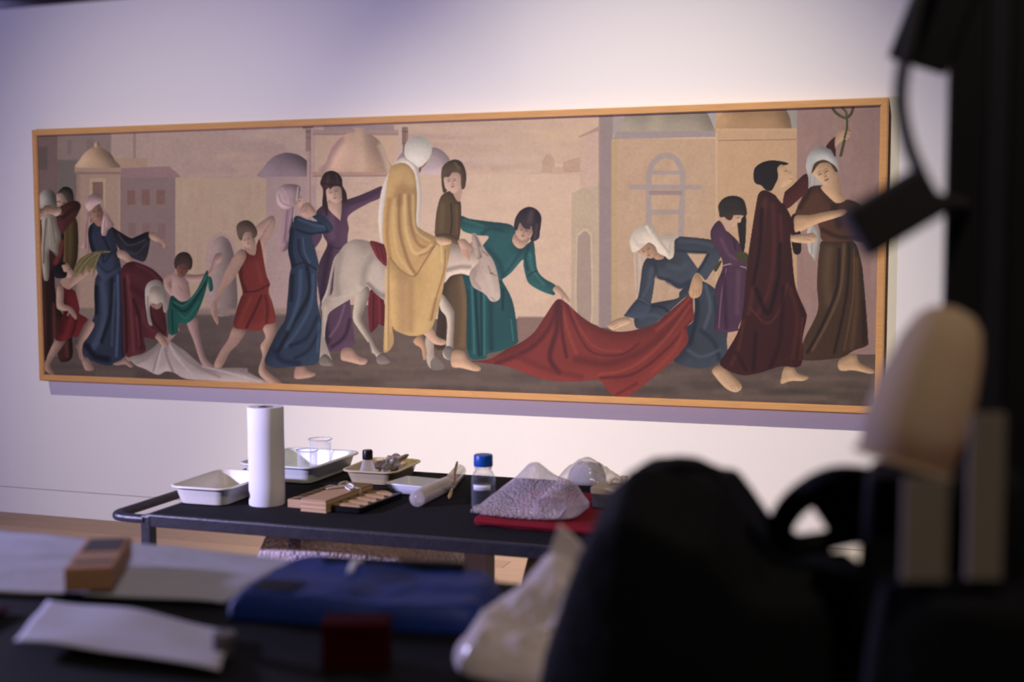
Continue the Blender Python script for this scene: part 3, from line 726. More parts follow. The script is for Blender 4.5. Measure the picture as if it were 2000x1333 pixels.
P('158,1152 207,1150 232,1190 292,1230 275,1248 200,1232 153,1222', (206, 160, 128), (.1, -.7, 6, .4)); fingers('262,1226 270,1244;250,1222 258,1242', .9, a=.4)
# --- rider in yellow
G(*C_)
P('512,1098 545,1078 572,1130 574,1182 560,1192 550,1140 520,1118', (196, 146, 112), (.3, -.4, 4, .4))
P('553,1056 596,1034 627,1080 668,1100 662,1120 615,1117 580,1087', (204, 160, 134), (.1, -.6, 5, .4)); fingers('640,1098 646,1114;628,1096 632,1112', .9, a=.4)
P('358,632 348,580 343,500 353,400 373,330 408,258 445,224 482,214 517,238 538,290 550,380 547,480 536,570 524,540 530,420 520,310 495,260 450,242 420,270 400,360 380,480 372,600', (220, 202, 192), (.4, -.5, 6, .35))
P('398,272 430,248 470,244 502,268 521,310 529,400 526,530 546,560 600,590 640,604 692,614 691,640 671,760 646,890 616,1000 596,1042 550,1072 500,1077 450,1062 411,1030 418,1100 402,1140 374,1157 368,1120 377,900 384,700 363,600 368,480 383,360', (200, 156, 96), (.4, -.4, 16, .3))
S('440,300 470,280 500,330', 22, (214, 170, 110), .5, 12); S('455,380 440,420', 26, (160, 118, 74), .45, 12)
S('490,400 500,540 540,640 620,650', 5, (150, 106, 64), .6, 4); S('470,400 475,560 520,680 600,640', 6, (226, 184, 122), .6, 4); S('445,400 445,560 480,700 520,780', 6, (146, 104, 64), .6, 4); S('420,420 415,560 440,690 510,785', 6, (224, 180, 118), .5, 4); S('395,420 385,580 400,700', 7, (176, 126, 72), .6, 5); S('510,400 520,560 590,620', 4, (222, 182, 122), .5, 3)
S('400,700 450,760 515,790 560,730 610,650', 2.5, (140, 98, 60), .7, 2); S('540,690 590,670 620,620', 3, (150, 106, 66), .5, 2.5)
P('390,700 440,755 515,792 560,735 615,650 640,640 690,640 671,760 646,890 616,1000 596,1042 550,1072 500,1077 450,1062 411,1030 400,900 395,800', (206, 162, 100), (.4, -.3, 16, .35)); S('620,660 640,760 600,930 560,1060', 30, (226, 182, 116), .45, 16); S('455,800 460,1040', 22, (176, 134, 92), .5, 14); S('500,820 500,1050', 10, (164, 122, 84), .4, 8); S('665,660 660,760 620,900 600,1000', 2.5, (150, 102, 62), .6, 1.5); S('645,640 650,720', 3, (232, 192, 128), .6, 2); S('595,1000 620,900', 5, (160, 112, 74), .5, 4)
S('392,720 390,1140', 3, (168, 124, 78), .6, 2, False); S('380,760 382,1140', 4, (222, 184, 134), .7, 3, False)
P('618,606 660,602 693,618 688,634 640,638', (206, 162, 128), (0, -.7, 4, .4))
P('540,262 576,228 572,250 556,266 541,292', (160, 112, 86)); S('545,285 541,262', 2, (90, 62, 50), .6, 1)
P('468,200 471,160 490,128 530,111 576,125 599,160 598,200 576,236 540,264 508,242 480,222', (222, 208, 198), (.1, -.5, 14, .35))
# --- red cloth
G(*E)
P('-415,1140 -330,1130 -252,1084 -190,1055 -131,1010 -80,935 -29,864 10,874 60,920 120,965 200,1000 290,1005 400,976 450,940 520,880 576,838 583,900 586,950 555,990 561,1050 520,1110 440,1182 380,1232 300,1292 240,1302 200,1272 160,1226 60,1232 -60,1226 -150,1202 -250,1164 -355,1148', (132, 48, 38), (0, -.5, 16, .35))
S('-20,880 -70,1000 -160,1090 -300,1150', 8, (86, 32, 30), .6, 6); S('-22,880 -30,1000 -60,1120 -20,1190', 9, (84, 32, 32), .7, 6); S('-5,890 20,1000 60,1110', 6, (160, 66, 50), .5, 5); S('-10,890 -5,1010 15,1120', 6, (86, 32, 32), .7, 4); S('20,890 60,1000 130,1100 260,1110 340,1060', 4, (92, 34, 30), .6, 3); S('30,890 80,1000 150,1080 260,1095', 4, (156, 62, 46), .5, 3)
S('60,1130 200,1150 340,1100 460,1010 560,900', 14, (98, 36, 30), .5, 9); S('160,1200 300,1170 440,1060 570,890', 5, (164, 68, 50), .5, 4); S('170,1215 320,1195 470,1080 575,960', 5, (92, 34, 30), .6, 4); S('420,1000 500,930 570,850', 6, (160, 64, 48), .5, 4); S('540,1000 500,1090 400,1190', 6, (156, 60, 44), .5, 4); S('240,1290 330,1240', 6, (100, 36, 30), .5, 4); S('-200,1120 -60,1180 80,1210', 10, (110, 40, 34), .5, 8)
# --- kneeling woman in blue
P('330,992 323,930 385,884 510,858 522,830 570,788 620,778 692,830 697,930 747,1010 742,1090 692,1152 600,1172 498,1142 520,1110 561,1050 555,990 586,950 576,838 450,940 400,976', (60, 67, 80), (-.2, -.4, 12, .4))
S('600,850 600,930 570,1060', 8, (36, 42, 54), .7, 5); S('640,800 660,900 630,1000', 6, (86, 98, 116), .5, 4); S('620,1000 680,1060 700,1130', 8, (40, 48, 62), .6, 5); S('560,1090 620,1120 700,1090', 6, (86, 98, 116), .45, 4); S('390,890 450,900 500,950', 5, (36, 42, 54), .7, 3); S('345,950 400,930 470,960', 6, (84, 94, 112), .4, 4); S('680,850 690,960', 6, (40, 48, 62), .6, 4)
G(*e1)
P('350,560 440,565 500,620 450,740 432,900 388,1112 368,1020', (206, 178, 162), a=.85); S('385,580 390,800 390,1050', 2, (176, 150, 140), .6, 1.5); S('420,600 430,760', 2, (224, 200, 186), .5, 1.5)
P('836,402 870,378 1000,384 1200,404 1300,430 1396,512 1394,575 1340,702 1262,812 1202,892 1150,842 1092,808 1050,862 1020,942 910,997 830,972 760,912 650,882 606,830 590,962 546,1182 440,1340 248,1322 258,1282 390,1120 432,900 452,740 500,640 590,628 680,648 710,610 780,640 825,600', (63, 70, 82), (-.1, -.5, 13, .4))
P('972,562 1100,576 1218,580 1162,690 1110,758', (206, 166, 138), smooth=False)
G(*e1)
P('440,1130 560,1170 470,1330 250,1325 258,1282 390,1118', (62, 70, 90), (-.1, -.5, 7, .4)); S('400,1110 470,1140 530,1175', 1.5, (110, 116, 128), .5, 1, False)
last[0] = None
S('590,700 620,800 600,850', 6, (40, 46, 60), .5, 5, False); S('560,760 520,960 460,1090', 6, (84, 94, 114), .4, 5, False); S('900,430 1100,440 1280,480', 8, (84, 92, 108), .4, 6, False); S('870,540 1000,560 1200,565', 5, (38, 44, 56), .6, 4, False); S('1230,590 1160,720 1120,790', 5, (36, 42, 54), .7, 4, False); S('760,900 900,960 1010,920', 9, (42, 48, 62), .6, 6, False); S('760,720 900,760 980,700', 10, (80, 88, 104), .35, 8, False); S('640,860 720,880 760,900', 5, (40, 46, 60), .6, 4, False)
P('585,560 640,555 708,602 692,645 600,645', (180, 136, 108), (.3, -.5, 4, .3))
P('398,548 530,448 602,490 634,560 592,622 540,638 450,592', (188, 144, 114), (.3, -.4, 7, .4)); face(505, 555, -28, 150, (90, 58, 46), (130, 72, 56))
P('302,430 338,330 410,255 500,221 572,240 622,320 662,375 780,344 884,380 832,430 822,600 770,650 720,612 640,572 600,490 530,448 470,492 400,545 336,564 312,500', (220, 200, 186), (.2, -.5, 11, .35)); S('600,300 660,420 760,560', 4, (180, 160, 150), .6, 3); S('500,260 600,420 720,600', 4, (238, 222, 208), .6, 3); S('680,400 760,400 840,385', 3, (186, 164, 152), .5, 2); S('790,430 770,600', 4, (186, 166, 154), .5, 3); S('350,400 400,480 470,480', 6, (200, 184, 178), .5, 5)
P('1088,812 1152,870 1164,980 1132,1084 1045,1108 1003,1052 1018,960 1050,868', (206, 158, 118), (.2, -.4, 8, .4)); fingers('1060,1000 1055,1090;1090,1010 1088,1080;1120,1000 1120,1070', 1.2)
G(*E)
P('198,978 240,950 290,943 302,966 240,992 215,998', (206, 162, 132), (0, -.7, 4, .4)); fingers('215,982 240,970;225,990 248,980', .9)
# --- girl in purple
G(*F)
P('88,972 130,958 122,1000 88,1056', (206, 162, 134)); P('30,720 50,690 62,690 40,730', (70, 66, 42))
P('125,490 158,480 160,580 152,650 140,645 128,560', (40, 34, 32))
P('17,565 50,523 82,562 130,610 147,650 168,680 162,720 166,800 150,900 130,955 124,972 33,972 46,870 34,800 66,710 48,650 22,610', (80, 50, 74), (-.1, -.4, 8, .4))
S('65,708 100,700 160,715', 2, (190, 150, 156), .7, .8); S('80,720 60,830 50,960', 2, (150, 106, 128), .6, 1.2); S('130,730 125,900', 8, (108, 74, 92), .5, 6); S('70,740 80,960', 6, (54, 34, 52), .6, 5); S('60,600 90,660 140,690', 6, (110, 76, 100), .5, 5); S('110,590 118,640', 3, (50, 32, 48), .7, 2)
P('120,655 150,650 170,665 166,700 150,690 130,690', (72, 68, 44)); P('90,680 130,690 152,688 145,706 110,708', (84, 54, 78))
P('62,520 100,505 108,548 86,568 70,545', (204, 160, 138))
P('78,512 100,498 150,500 142,515 138,530 124,535 108,552 96,540', (206, 162, 138), (-.2, -.3, 4, .3)); S('124,512 134,510', 1.1, (80, 54, 46), .7, .5); S('124,532 132,531', 1, (140, 80, 70), .7, .5)
P('72,500 100,492 108,505 98,522 80,516', (74, 44, 36))
P('51,492 49,458 75,429 115,422 150,438 163,480 160,502 120,500 60,510', (48, 42, 38), (.2, -.5, 7, .5))
# --- brown woman with pale veil
P('410,560 440,545 462,590 446,682 430,670 413,640', (186, 174, 172), (.5, 0, 4, .4)); S('430,560 428,660', 2, (150, 138, 138), .6, 1.5)
P('410,325 440,338 474,372 432,392 408,415', (184, 176, 178)); S('422,340 420,400', 2, (150, 142, 148), .6, 1.5); S('440,350 436,385', 1.5, (150, 142, 148), .6, 1.2)
P('540,1090 602,1063 622,1100 678,1130 672,1147 600,1133 542,1132', (206, 162, 124), (.1, -.6, 6, .45))
P('478,603 592,603 627,680 642,800 657,1000 652,1032 600,1052 540,1082 400,1092 382,1062 400,1000 452,890 449,780 458,650', (74, 52, 38), (.3, -.2, 14, .45))
S('500,640 490,760 500,860', 16, (104, 78, 56), .5, 9); S('560,620 545,800 500,920 430,1050', 5, (118, 84, 58), .6, 4); S('580,620 570,820 520,1060', 5, (40, 28, 24), .7, 4); S('540,640 530,800 470,950 410,1060', 5, (38, 28, 24), .7, 4); S('610,680 610,860 590,1040', 9, (104, 70, 46), .5, 6); S('640,850 640,1020', 6, (48, 34, 28), .6, 4); S('600,640 595,840 560,1050', 3, (122, 84, 56), .5, 2.5)
P('448,380 482,385 502,430 540,452 580,438 640,480 640,600 592,606 478,606 460,560 440,520 380,545 358,505 388,430 418,390', (88, 54, 38), (.1, -.4, 10, .5)); S('420,400 380,470', 8, (48, 30, 26), .6, 5); S('470,560 540,590 620,590', 8, (50, 32, 26), .6, 5); S('520,470 540,540', 14, (46, 30, 26), .6, 8)
P('343,512 364,498 370,566 345,582', (48, 32, 30))
P('362,503 420,500 480,488 560,478 560,500 450,536 370,572 356,545', (206, 160, 122), (0, -.6, 6, .45))
P('478,375 530,338 547,410 565,440 530,452 500,430 466,392', (206, 162, 126), (.5, -.3, 8, .3))
P('430,332 444,300 490,284 527,310 533,350 508,377 480,382 450,352', (206, 162, 128), (.4, -.4, 8, .35)); face(478, 335, -25, 72, (100, 70, 56), (130, 80, 66))
P('425,330 438,290 480,272 517,288 534,322 522,322 500,290 468,288 450,300 436,322', (84, 54, 42))
P('404,295 418,250 455,223 497,229 527,260 538,322 520,298 480,276 440,290 425,332 412,332', (186, 180, 182), (.3, -.5, 9, .45))
G(*f1)
P('1050,522 1150,412 1158,460 1162,645 1110,565', (66, 32, 34))
P('1158,425 1200,342 1240,300 1320,298 1352,350 1332,402 1300,442 1250,452 1180,512 1157,545', (200, 156, 130), (.1, -.5, 6, .4)); fingers('1300,330 1345,345;1290,370 1335,385;1280,410 1310,430', 1.2)
last[0] = None
BR = (76, 74, 46)
S('1225,630 1268,450', 5.5, BR, .95, .6, False, False); S('1270,420 1300,290 1296,185', 4, BR, .95, .6, False); S('1292,190 1220,160 1165,120 1135,80', 5.5, BR, .95, .6, False); S('1294,185 1345,140 1372,66', 5.5, BR, .95, .6, False); S('1296,170 1285,110 1240,66', 4.5, (86, 84, 54), .95, .6, False); S('1285,185 1215,150', 1.5, (120, 116, 76), .6, .8, False)
# --- maroon robed figure
G(*F)
P('318,1120 352,1118 372,1145 414,1160 395,1175 340,1177 304,1188 304,1160', (206, 162, 128), (.1, -.6, 5, .45))
P('22,1132 56,1113 102,1150 144,1196 122,1222 80,1207 38,1162', (206, 162, 128), (.1, -.6, 6, .45)); fingers('110,1195 120,1215;98,1195 106,1212;122,1190 132,1208', .9, a=.4)
P('308,422 350,380 407,332 412,402 380,432 325,475', (78, 34, 32), (0, -.5, 7, .45))
P('345,585 362,575 382,570 384,650 355,655', (40, 26, 28))
P('340,585 400,577 437,575 447,600 420,615 370,613 346,607', SK2, (0, -.6, 4, .4)); fingers('400,585 440,590;398,595 430,606', .9)
P('213,412 240,400 290,428 330,480 352,540 341,590 347,650 362,790 402,890 407,920 391,1000 383,1112 300,1117 200,1147 130,1149 55,1110 80,1060 130,970 150,870 165,700 185,560 203,450', (64, 29, 28), (.1, -.3, 14, .45))
S('240,440 220,600 190,800 170,900', 8, (92, 44, 38), .5, 6); S('270,460 275,640 255,800 210,900', 7, (92, 42, 36), .5, 5); S('225,480 215,640 190,780', 8, (36, 18, 20), .7, 5); S('300,500 305,660 280,760', 5, (94, 42, 36), .5, 4); S('300,620 290,760 250,900 200,800', 8, (36, 18, 20), .7, 6); S('180,880 240,940 290,900 330,780', 4, (100, 48, 40), .5, 3); S('150,930 130,1040 100,1110', 6, (96, 44, 36), .5, 5); S('340,800 370,920 350,1080', 8, (90, 40, 34), .5, 6); S('310,800 300,1000 260,1120', 8, (44, 20, 22), .6, 6); S('390,920 380,1090', 4, (100, 46, 38), .5, 3); S('200,980 190,1130', 7, (40, 20, 22), .6, 5); S('120,1060 160,1130', 6, (40, 20, 22), .5, 5)
P('270,398 290,355 322,372 312,432 306,452', (204, 160, 126))
P('278,300 312,298 330,318 352,330 347,362 325,382 298,388 285,362', (208, 164, 128), (-.2, -.4, 6, .3)); S('318,322 326,320', 1.3, (90, 60, 50), .7, .5); S('338,352 348,354', 1.3, (150, 80, 66), .8, .5)
P('191,350 196,310 230,285 275,278 332,289 318,298 300,296 288,312 291,345 278,378 262,402 240,398 222,380 200,372', (32, 27, 28), (.2, -.5, 7, .4))
# --- surface of the paint: mottling and weave
n1 = blur(rs.rand(PH, PW).astype(np.float32), 14) - .5
n2 = blur(rs.rand(PH, PW).astype(np.float32), 3) - .5
n3 = boxblur(rs.rand(PH, PW).astype(np.float32), 1) - .5
canvas_rgb *= (1 + .7 * n1 + .25 * n2 + .09 * n3)[..., None]
np.clip(canvas_rgb, .01, 1, canvas_rgb)
PIGMENT_GAIN = (0.84, 0.92, 0.84)
PIGMENT_SAT = 0.88
# ---------------------------------------------------------------- the framed painting
TH, PWD, PZB, PHT, FRW = .08, 4.5545, .7875, 1.3957, .034
pa = thing('framed_painting', 'very long painting of robed walkers with a white donkey in a slim wooden frame', 'painting', (0, 0, PZB))
NX, NZ = 1500, 460
x0c, x1c, z0c, z1c = FRW - .006, PWD - FRW + .006, FRW - .006, PHT - FRW + .006
yc = -TH + .014
gx = np.linspace(x0c, x1c, NX); gz = np.linspace(z0c, z1c, NZ)
XX, ZZ = np.meshgrid(gx, gz)
V = np.stack([XX, np.full_like(XX, yc), ZZ], -1).reshape(-1, 3)
me = bpy.data.meshes.new('canvas')
me.vertices.add(NX * NZ); me.vertices.foreach_set('co', V.astype(np.float32).ravel())
ii, jj = np.meshgrid(np.arange(NX - 1), np.arange(NZ - 1))
q0 = (jj * NX + ii).ravel(); quads = np.stack([q0, q0 + 1, q0 + NX + 1, q0 + NX], 1).astype(np.int32)
me.loops.add(quads.size); me.loops.foreach_set('vertex_index', quads.ravel())
me.polygons.add(len(quads)); me.polygons.foreach_set('loop_start', np.arange(0, quads.size, 4, dtype=np.int32))
me.update(calc_edges=True)
# where each point of the canvas sits in the flat drawing
d3 = V + np.array([0, 0, PZB]) - np.array(CAM)
dz = d3 @ np.array(fwd)
sx = (1000 + FPX * (d3 @ np.array(rgt)) / dz - PX0) * PSC - .5
sy = (666.5 - FPX * (d3 @ np.array(upv)) / dz - PY0) * PSC - .5
sx = np.clip(sx, 0, PW - 1.01); sy = np.clip(sy, 0, PH - 1.01)
fx, fy = sx.astype(int), sy.astype(int); tx, ty = (sx - fx)[:, None], (sy - fy)[:, None]
cvs = (canvas_rgb[fy, fx] * (1 - tx) + canvas_rgb[fy, fx + 1] * tx) * (1 - ty) + (canvas_rgb[fy + 1, fx] * (1 - tx) + canvas_rgb[fy + 1, fx + 1] * tx) * ty
cl = np.where(cvs <= .04045, cvs / 12.92, ((cvs + .055) / 1.055) ** 2.4) * np.array(PIGMENT_GAIN)
g_ = cl.mean(1, keepdims=True); cl = g_ + (cl - g_) * PIGMENT_SAT
cl = np.clip(cl, .004, .9)
at_ = me.color_attributes.new('pigment', 'FLOAT_COLOR', 'POINT')
at_.data.foreach_set('color', np.concatenate([cl, np.ones((len(cl), 1))], 1).astype(np.float32).ravel())
mp_ = mat('oil_paint_on_canvas', (128, 128, 128), .55, spec=.25, bump=.05, bscale=220)
an = mp_.node_tree.nodes.new('ShaderNodeVertexColor'); an.layer_name = 'pigment'
mp_.node_tree.links.new(an.outputs['Color'], mp_.node_tree.nodes['Principled BSDF'].inputs['Base Color'])
me.materials.append(mp_)
cvo = bpy.data.objects.new('canvas', me); col.objects.link(cvo); cvo.parent = pa
cvo['label'] = 'painted canvas of walking robed figures, domed buildings and a donkey'
M_frame = mat('pale_wood_frame', (206, 156, 100), .5, vary=.08, vscale=4, stretch=(2, 30, 30), bump=.03, bscale=60, spec=.3)
def rail(pts):   # mitred rail: pts = front outline polygon in x,z
    n = len(pts); ch = .006
    c = Vector((sum(p[0] for p in pts) / n, 0, sum(p[1] for p in pts) / n))
    v = [(p[0], 0, p[1]) for p in pts] + [(p[0], -TH + ch * .6, p[1]) for p in pts]
    f = [tuple(range(n))]
    for i in range(n): f.append((i, (i + 1) % n, n + (i + 1) % n, n + i))
    f.append(tuple(range(n, 2 * n)))
    bm = bmesh.new(); vs = [bm.verts.new(q) for q in v]
    for q in f: bm.faces.new([vs[k] for k in q])
    bmesh.ops.recalc_face_normals(bm, faces=bm.faces)
    fe = [e for e in bm.edges if all(abs(w_.co.y + TH - ch * .6) < 1e-6 for w_ in e.verts) and e.calc_length() > .05]
    bmesh.ops.bevel(bm, geom=fe, offset=.004, segments=2, affect='EDGES')
    m_ = bpy.data.meshes.new('frame_rail'); bm.to_mesh(m_); bm.free(); m_.materials.append(M_frame)
    o = bpy.data.objects.new('frame_rail', m_); col.objects.link(o); o.parent = pa
g = .0006
rail([(0, PHT), (1.545 - g, PHT), (1.575 - g, PHT - FRW), (FRW, PHT - FRW)])
rail([(1.545 + g, PHT), (PWD, PHT), (PWD - FRW, PHT - FRW), (1.575 + g, PHT - FRW)])
rail([(0, 0), (FRW, FRW), (2.60 - g, FRW), (2.63 - g, 0)])
rail([(2.63 + g, 0), (2.60 + g, FRW), (PWD - FRW, FRW), (PWD, 0)])
rail([(0, g), (FRW, FRW + g), (FRW, PHT - FRW - g), (0, PHT - g)])
rail([(PWD, g), (PWD - FRW, FRW + g), (PWD - FRW, PHT - FRW - g), (PWD, PHT - g)])
box('backing_board', (FRW * .5, -.03, FRW * .5), (PWD - FRW * .5, -.002, PHT - FRW * .5), mat('backing_board_brown', (120, 96, 74), .9), pa)

# ---------------------------------------------------------------- black trolley
ZT = .85
M_blk = mat('black_steel', (38, 38, 46), .42, vary=.3, vscale=40, bump=.08, bscale=120)
M_felt = mat('black_felt_top', (30, 29, 32), .95, spec=.15, vary=.15, vscale=60, bump=.15, bscale=500)
tr = thing('black_trolley', 'black metal trolley with a flat top, carrying trays, bottle and paper roll', 'trolley', (2.86, -3.14, 0))
TX, TY = 1.31, .80
box('top_panel', (.012, .012, ZT - .012), (TX - .012, TY - .012, ZT), M_felt, tr, .002)
for lo, hi in (((0, 0, ZT - .034), (TX, .014, ZT - .001)), ((0, TY - .014, ZT - .034), (TX, TY, ZT - .001)), ((0, .0145, ZT - .034), (.014, TY - .0145, ZT - .001)), ((TX - .014, .0145, ZT - .034), (TX, TY - .0145, ZT - .001))):
    box('edge_rail', lo, hi, M_blk, tr, .004)
for x in (-.012, TX - .018):
    for y in (-.002, TY - .028):
        box('leg', (x, y, .10), (x + .03, y + .03, ZT - .004), M_blk, tr, .005)
        cs = lathe('caster', [(0, -.016), (.036, -.016), (.046, -.008), (.046, .008), (.036, .016), (0, .016)], mat('caster_rubber', (26, 26, 28), .7), tr, 20)
        cs.rotation_euler = (math.pi / 2, 0, 0); cs.location = (x + .015, y + .015, .047)
tube('handle', smooth_path([(0, .008, ZT - .016), (-.05, .008, ZT - .016), (-.088, .010, ZT - .014), (-.100, .03, ZT - .012), (-.100, .1, ZT - .012), (-.100, .4, ZT - .012), (-.100, .72, ZT - .012), (-.100, .77, ZT - .012), (-.085, .79, ZT - .014), (-.05, .792, ZT - .016), (0, .792, ZT - .016)], 5), .0125, M_blk, tr, 14)
box('lower_shelf', (.01, .01, .28), (TX - .01, TY - .01, .296), M_felt, tr, .003)
v_ = box('tape_flag', (.165, .78, ZT - .062), (.185, .782, ZT - .03), mat('green_tape', (70, 110, 84), .6), tr)
v_['label'] = 'scrap of green tape under the far edge'

# ---------------------------------------------------------------- things on the trolley
M_enam = mat('cream_enamel', (226, 220, 204), .28, vary=.03, vscale=12, coat=.3)
M_enam2 = mat('white_enamel', (222, 226, 218), .28, vary=.03, vscale=12, coat=.3)
M_beige = mat('beige_enamel', (206, 188, 146), .32, vary=.04, vscale=12, coat=.3)
def tray(name, label, loc, rz, hx, hy, h, m, lip=.010, taper=.012, rad=.03):
    t = thing(name, label, 'tray', loc, rz)
    def ring(ax, ay, r, z): return [(x, y, z) for x, y in rrect(ax, ay, r)]
    b = hx - taper; c = hy - taper; w_ = .0025
    loft('body', [ring(b - .006, c - .006, rad, 0), ring(b, c, rad, .004), ring(hx - .002, hy - .002, rad, h - .006), ring(hx, hy, rad, h), ring(hx - w_, hy - w_, rad, h), ring(b - w_, c - w_, rad, .008), ring(b - .01, c - .01, rad * .8, .0035)], m, t)
    rp = [(x, y, h) for x, y in rrect(hx + lip * .5, hy + lip * .5, rad + lip * .5, 6)]
    o = tube('rim', rp, lip * .55, m, t, 8, True, .6)
    return t
tray('enamel_tray', 'small empty cream enamel tray in front at the trolley handle, left of the paper roll', (2.938, -2.885, ZT), 1, .084, .130, .050, M_enam)
tray('enamel_tray', 'large white enamel tray holding glass beakers behind the paper roll', (2.975, -2.51, ZT), -1, .118, .150, .052, M_enam2, .012)
tray('enamel_tray', 'beige enamel tray full of crumpled scraps beside the black capped flask', (3.243, -2.50, ZT), 3, .078, .112, .042, M_beige, .010)

M_paper = mat('paper_towel', (238, 236, 238), .95, spec=.1, bump=.10, bscale=350)
t = thing('paper_towel_roll', 'tall white kitchen paper roll standing upright on the trolley', 'paper roll', (3.098, -2.925, ZT))
lathe('paper', [(.020, 0), (.0475, 0), (.0485, .002), (.0482, .06), (.0486, .14), (.0482, .20), (.0485, .262), (.047, .265), (.0205, .264), (.020, .262), (.020, 0)], M_paper, t, 64, mod=lambda a, z: 1 + .006 * math.sin(3 * a + z * 9) + (.008 if .6 < a < .72 else 0))
lathe('cardboard_core', [(.0175, .001), (.0198, .001), (.0198, .2645), (.0175, .2645), (.0175, .001)], mat('grey_cardboard', (120, 104, 92), .9), t, 32)

# beakers
M_glass = clear('clear_glass', (240, 242, 245), .07, .04)
def beaker(label, loc, r, h):
    t = thing('glass_beaker', label, 'beaker', loc, -35, 'glass beakers in the white tray')
    sp = lambda a, z: 1 + (.16 * max(0, 1 - abs(((a + math.pi) % (2 * math.pi)) - math.pi) / .28) if z > h * .96 else 0)
    lathe('glass_wall', [(0, 0), (r * .92, 0), (r, .006), (r, h * .88), (r * 1.01, h * .95), (r * 1.10, h), (r * 1.07, h), (r * .97, h * .94), (r * .96, .008), (r * .9, .004), (0, .004)], M_glass, t, 48, mod=sp)
    tube('rim_bead', [(r * 1.085 * math.cos(a) * sp(a, h), r * 1.085 * math.sin(a) * sp(a, h), h) for a in [2 * math.pi * k / 48 for k in range(48)]], .0014, clear('rim_glass', (200, 195, 195), .45, .05), t, 8, True)
beaker('glass beaker with a pouring lip, nearer of the two, close to the paper roll', (3.022, -2.555, ZT + .005), .030, .080)
beaker('taller glass beaker standing at the back of the white tray', (3.000, -2.43, ZT + .005), .033, .094)
# flask with black cap
t = thing('capped_flask', 'conical clear flask with a black screw cap in the beige tray', 'flask', (3.216, -2.545, ZT + .0065))
lathe('glass_body', [(0, 0), (.027, 0), (.030, .004), (.029, .010), (.014, .060), (.013, .072), (.0115, .072), (.0125, .058), (.027, .010), (0, .003)], M_glass, t, 36)
lathe('screw_cap', [(0, .060), (.0148, .060), (.0152, .063), (.0152, .083), (.0135, .0875), (0, .0875)], mat('black_bakelite', (16, 15, 16), .35), t, 36, mod=lambda a, z: 1 + .015 * math.cos(24 * a))
# crumpled scraps in the beige tray
M_scr = [mat('scrap_brown', (112, 96, 82), .5, bump=.4, bscale=60), mat('scrap_grey', (150, 144, 138), .35, .3, bump=.4, bscale=60), clear('scrap_clear', (225, 225, 228), .35, .1, bump=.8, bscale=60), mat('scrap_tan', (150, 126, 100), .6, bump=.4, bscale=60)]
random.seed(8)
LB = ['crumpled scrap in the beige tray']
for k in range(24):
    bm = bmesh.new(); bmesh.ops.create_icosphere(bm, subdivisions=2, radius=1)
    sx_, sy_, sz_ = random.uniform(.016, .026), random.uniform(.009, .016), random.uniform(.008, .013)
    for v in bm.verts:
        d = 1 + .45 * noise.noise(v.co * 1.7 + Vector((k * 5, 0, 0)))
        v.co = Vector((v.co.x * sx_ * d, v.co.y * sy_ * d, v.co.z * sz_ * d))
    me_ = bpy.data.meshes.new('crumpled_scrap'); bm.to_mesh(me_); bm.free(); me_.materials.append(M_scr[k % 4])
    o = bpy.data.objects.new('crumpled_scrap', me_); col.objects.link(o)
    a = random.uniform(0, 6.28)
    px_, py_ = 3.252 + random.uniform(-.020, .028), -2.455 + random.uniform(-.055, .045)
    o.location = (px_, py_, ZT + .020 + (k // 6) * .011); o.rotation_euler = (random.uniform(-.5, .5), random.uniform(-.6, .6), a)
    cn = ('brown', 'grey foil', 'clear film', 'tan')[k % 4]
    tag(o, 'crumpled %s scrap heaped in the beige tray' % cn, 'scrap', '%s scraps in the beige tray' % cn)
# kraft boxes
M_kraft = mat('kraft_board', (186, 150, 110), .8, vary=.05, vscale=30)
M_kraft2 = mat('kraft_board_edge', (214, 178, 134), .85, vary=.22, vscale=10, stretch=(.3, .3, 40))
M_string = mat('white_string', (236, 230, 222), .8)
t = thing('tied_card_stack', 'bundle of kraft card sheets tied with a white string bow', 'card stack', (3.275, -2.855, ZT), -3)
for k in range(6):
    e = box('card_sheet', (-.0385 + .0006 * (k % 2), -.128, k * .0056), (.0385 - .0004 * (k % 3), .128, k * .0056 + .0053), M_kraft if k in (1, 3, 5) else M_kraft2, t, .0006, 1)
s_ = .0345
tube('string', [(-.041, .05, .002), (-.041, .05, s_), (0, .05, s_ + .001), (.041, .05, s_), (.041, .05, .002)], .0022, M_string, t, 8)
for sgn in (-1, 1):
    tube('bow_loop', smooth_path([(0, .05, s_ + .003), (sgn * .012, .058 - sgn * .012, s_ + .010), (sgn * .030, .052 - sgn * .018, s_ + .006), (sgn * .026, .040 - sgn * .012, s_ + .003), (0, .05, s_ + .003)], 5), .0030, M_string, t, 8)
tube('bow_end', smooth_path([(0, .05, s_ + .003), (-.02, .02, s_ + .004), (-.036, .0, s_ + .002)], 5), .0026, M_string, t, 8)
tube('bow_end', smooth_path([(0, .05, s_ + .003), (.014, .02, s_ + .005), (.034, .008, s_ + .002)], 5), .0026, M_string, t, 8)
M_dkpad = mat('dark_print', (62, 50, 42), .8)
M_tanpad = mat('tan_foam', (188, 152, 104), .9, bump=.3, bscale=300)
def scallop(name, cx, y, w_, d, z, h, m, parent):
    n = 10; v = []; f = []
    pts = [(cx - w_ / 2 + w_ * k / n, y + d * math.sin(math.pi * k / n)) for k in range(n + 1)]
    for z_ in (z, z + h): v += [(a, b, z_) for a, b in pts]
    f = [tuple(range(n + 1)), tuple(range(n + 1, 2 * n + 2))] + [(i, (i + 1) % (n + 1), n + 1 + (i + 1) % (n + 1), n + 1 + i) for i in range(n + 1)]
    return mk(name, v, f, m, parent)
t = thing('patterned_card_box', 'flat kraft box with dark scalloped print beside the tied card bundle', 'box', (3.207, -2.84, ZT), -3)
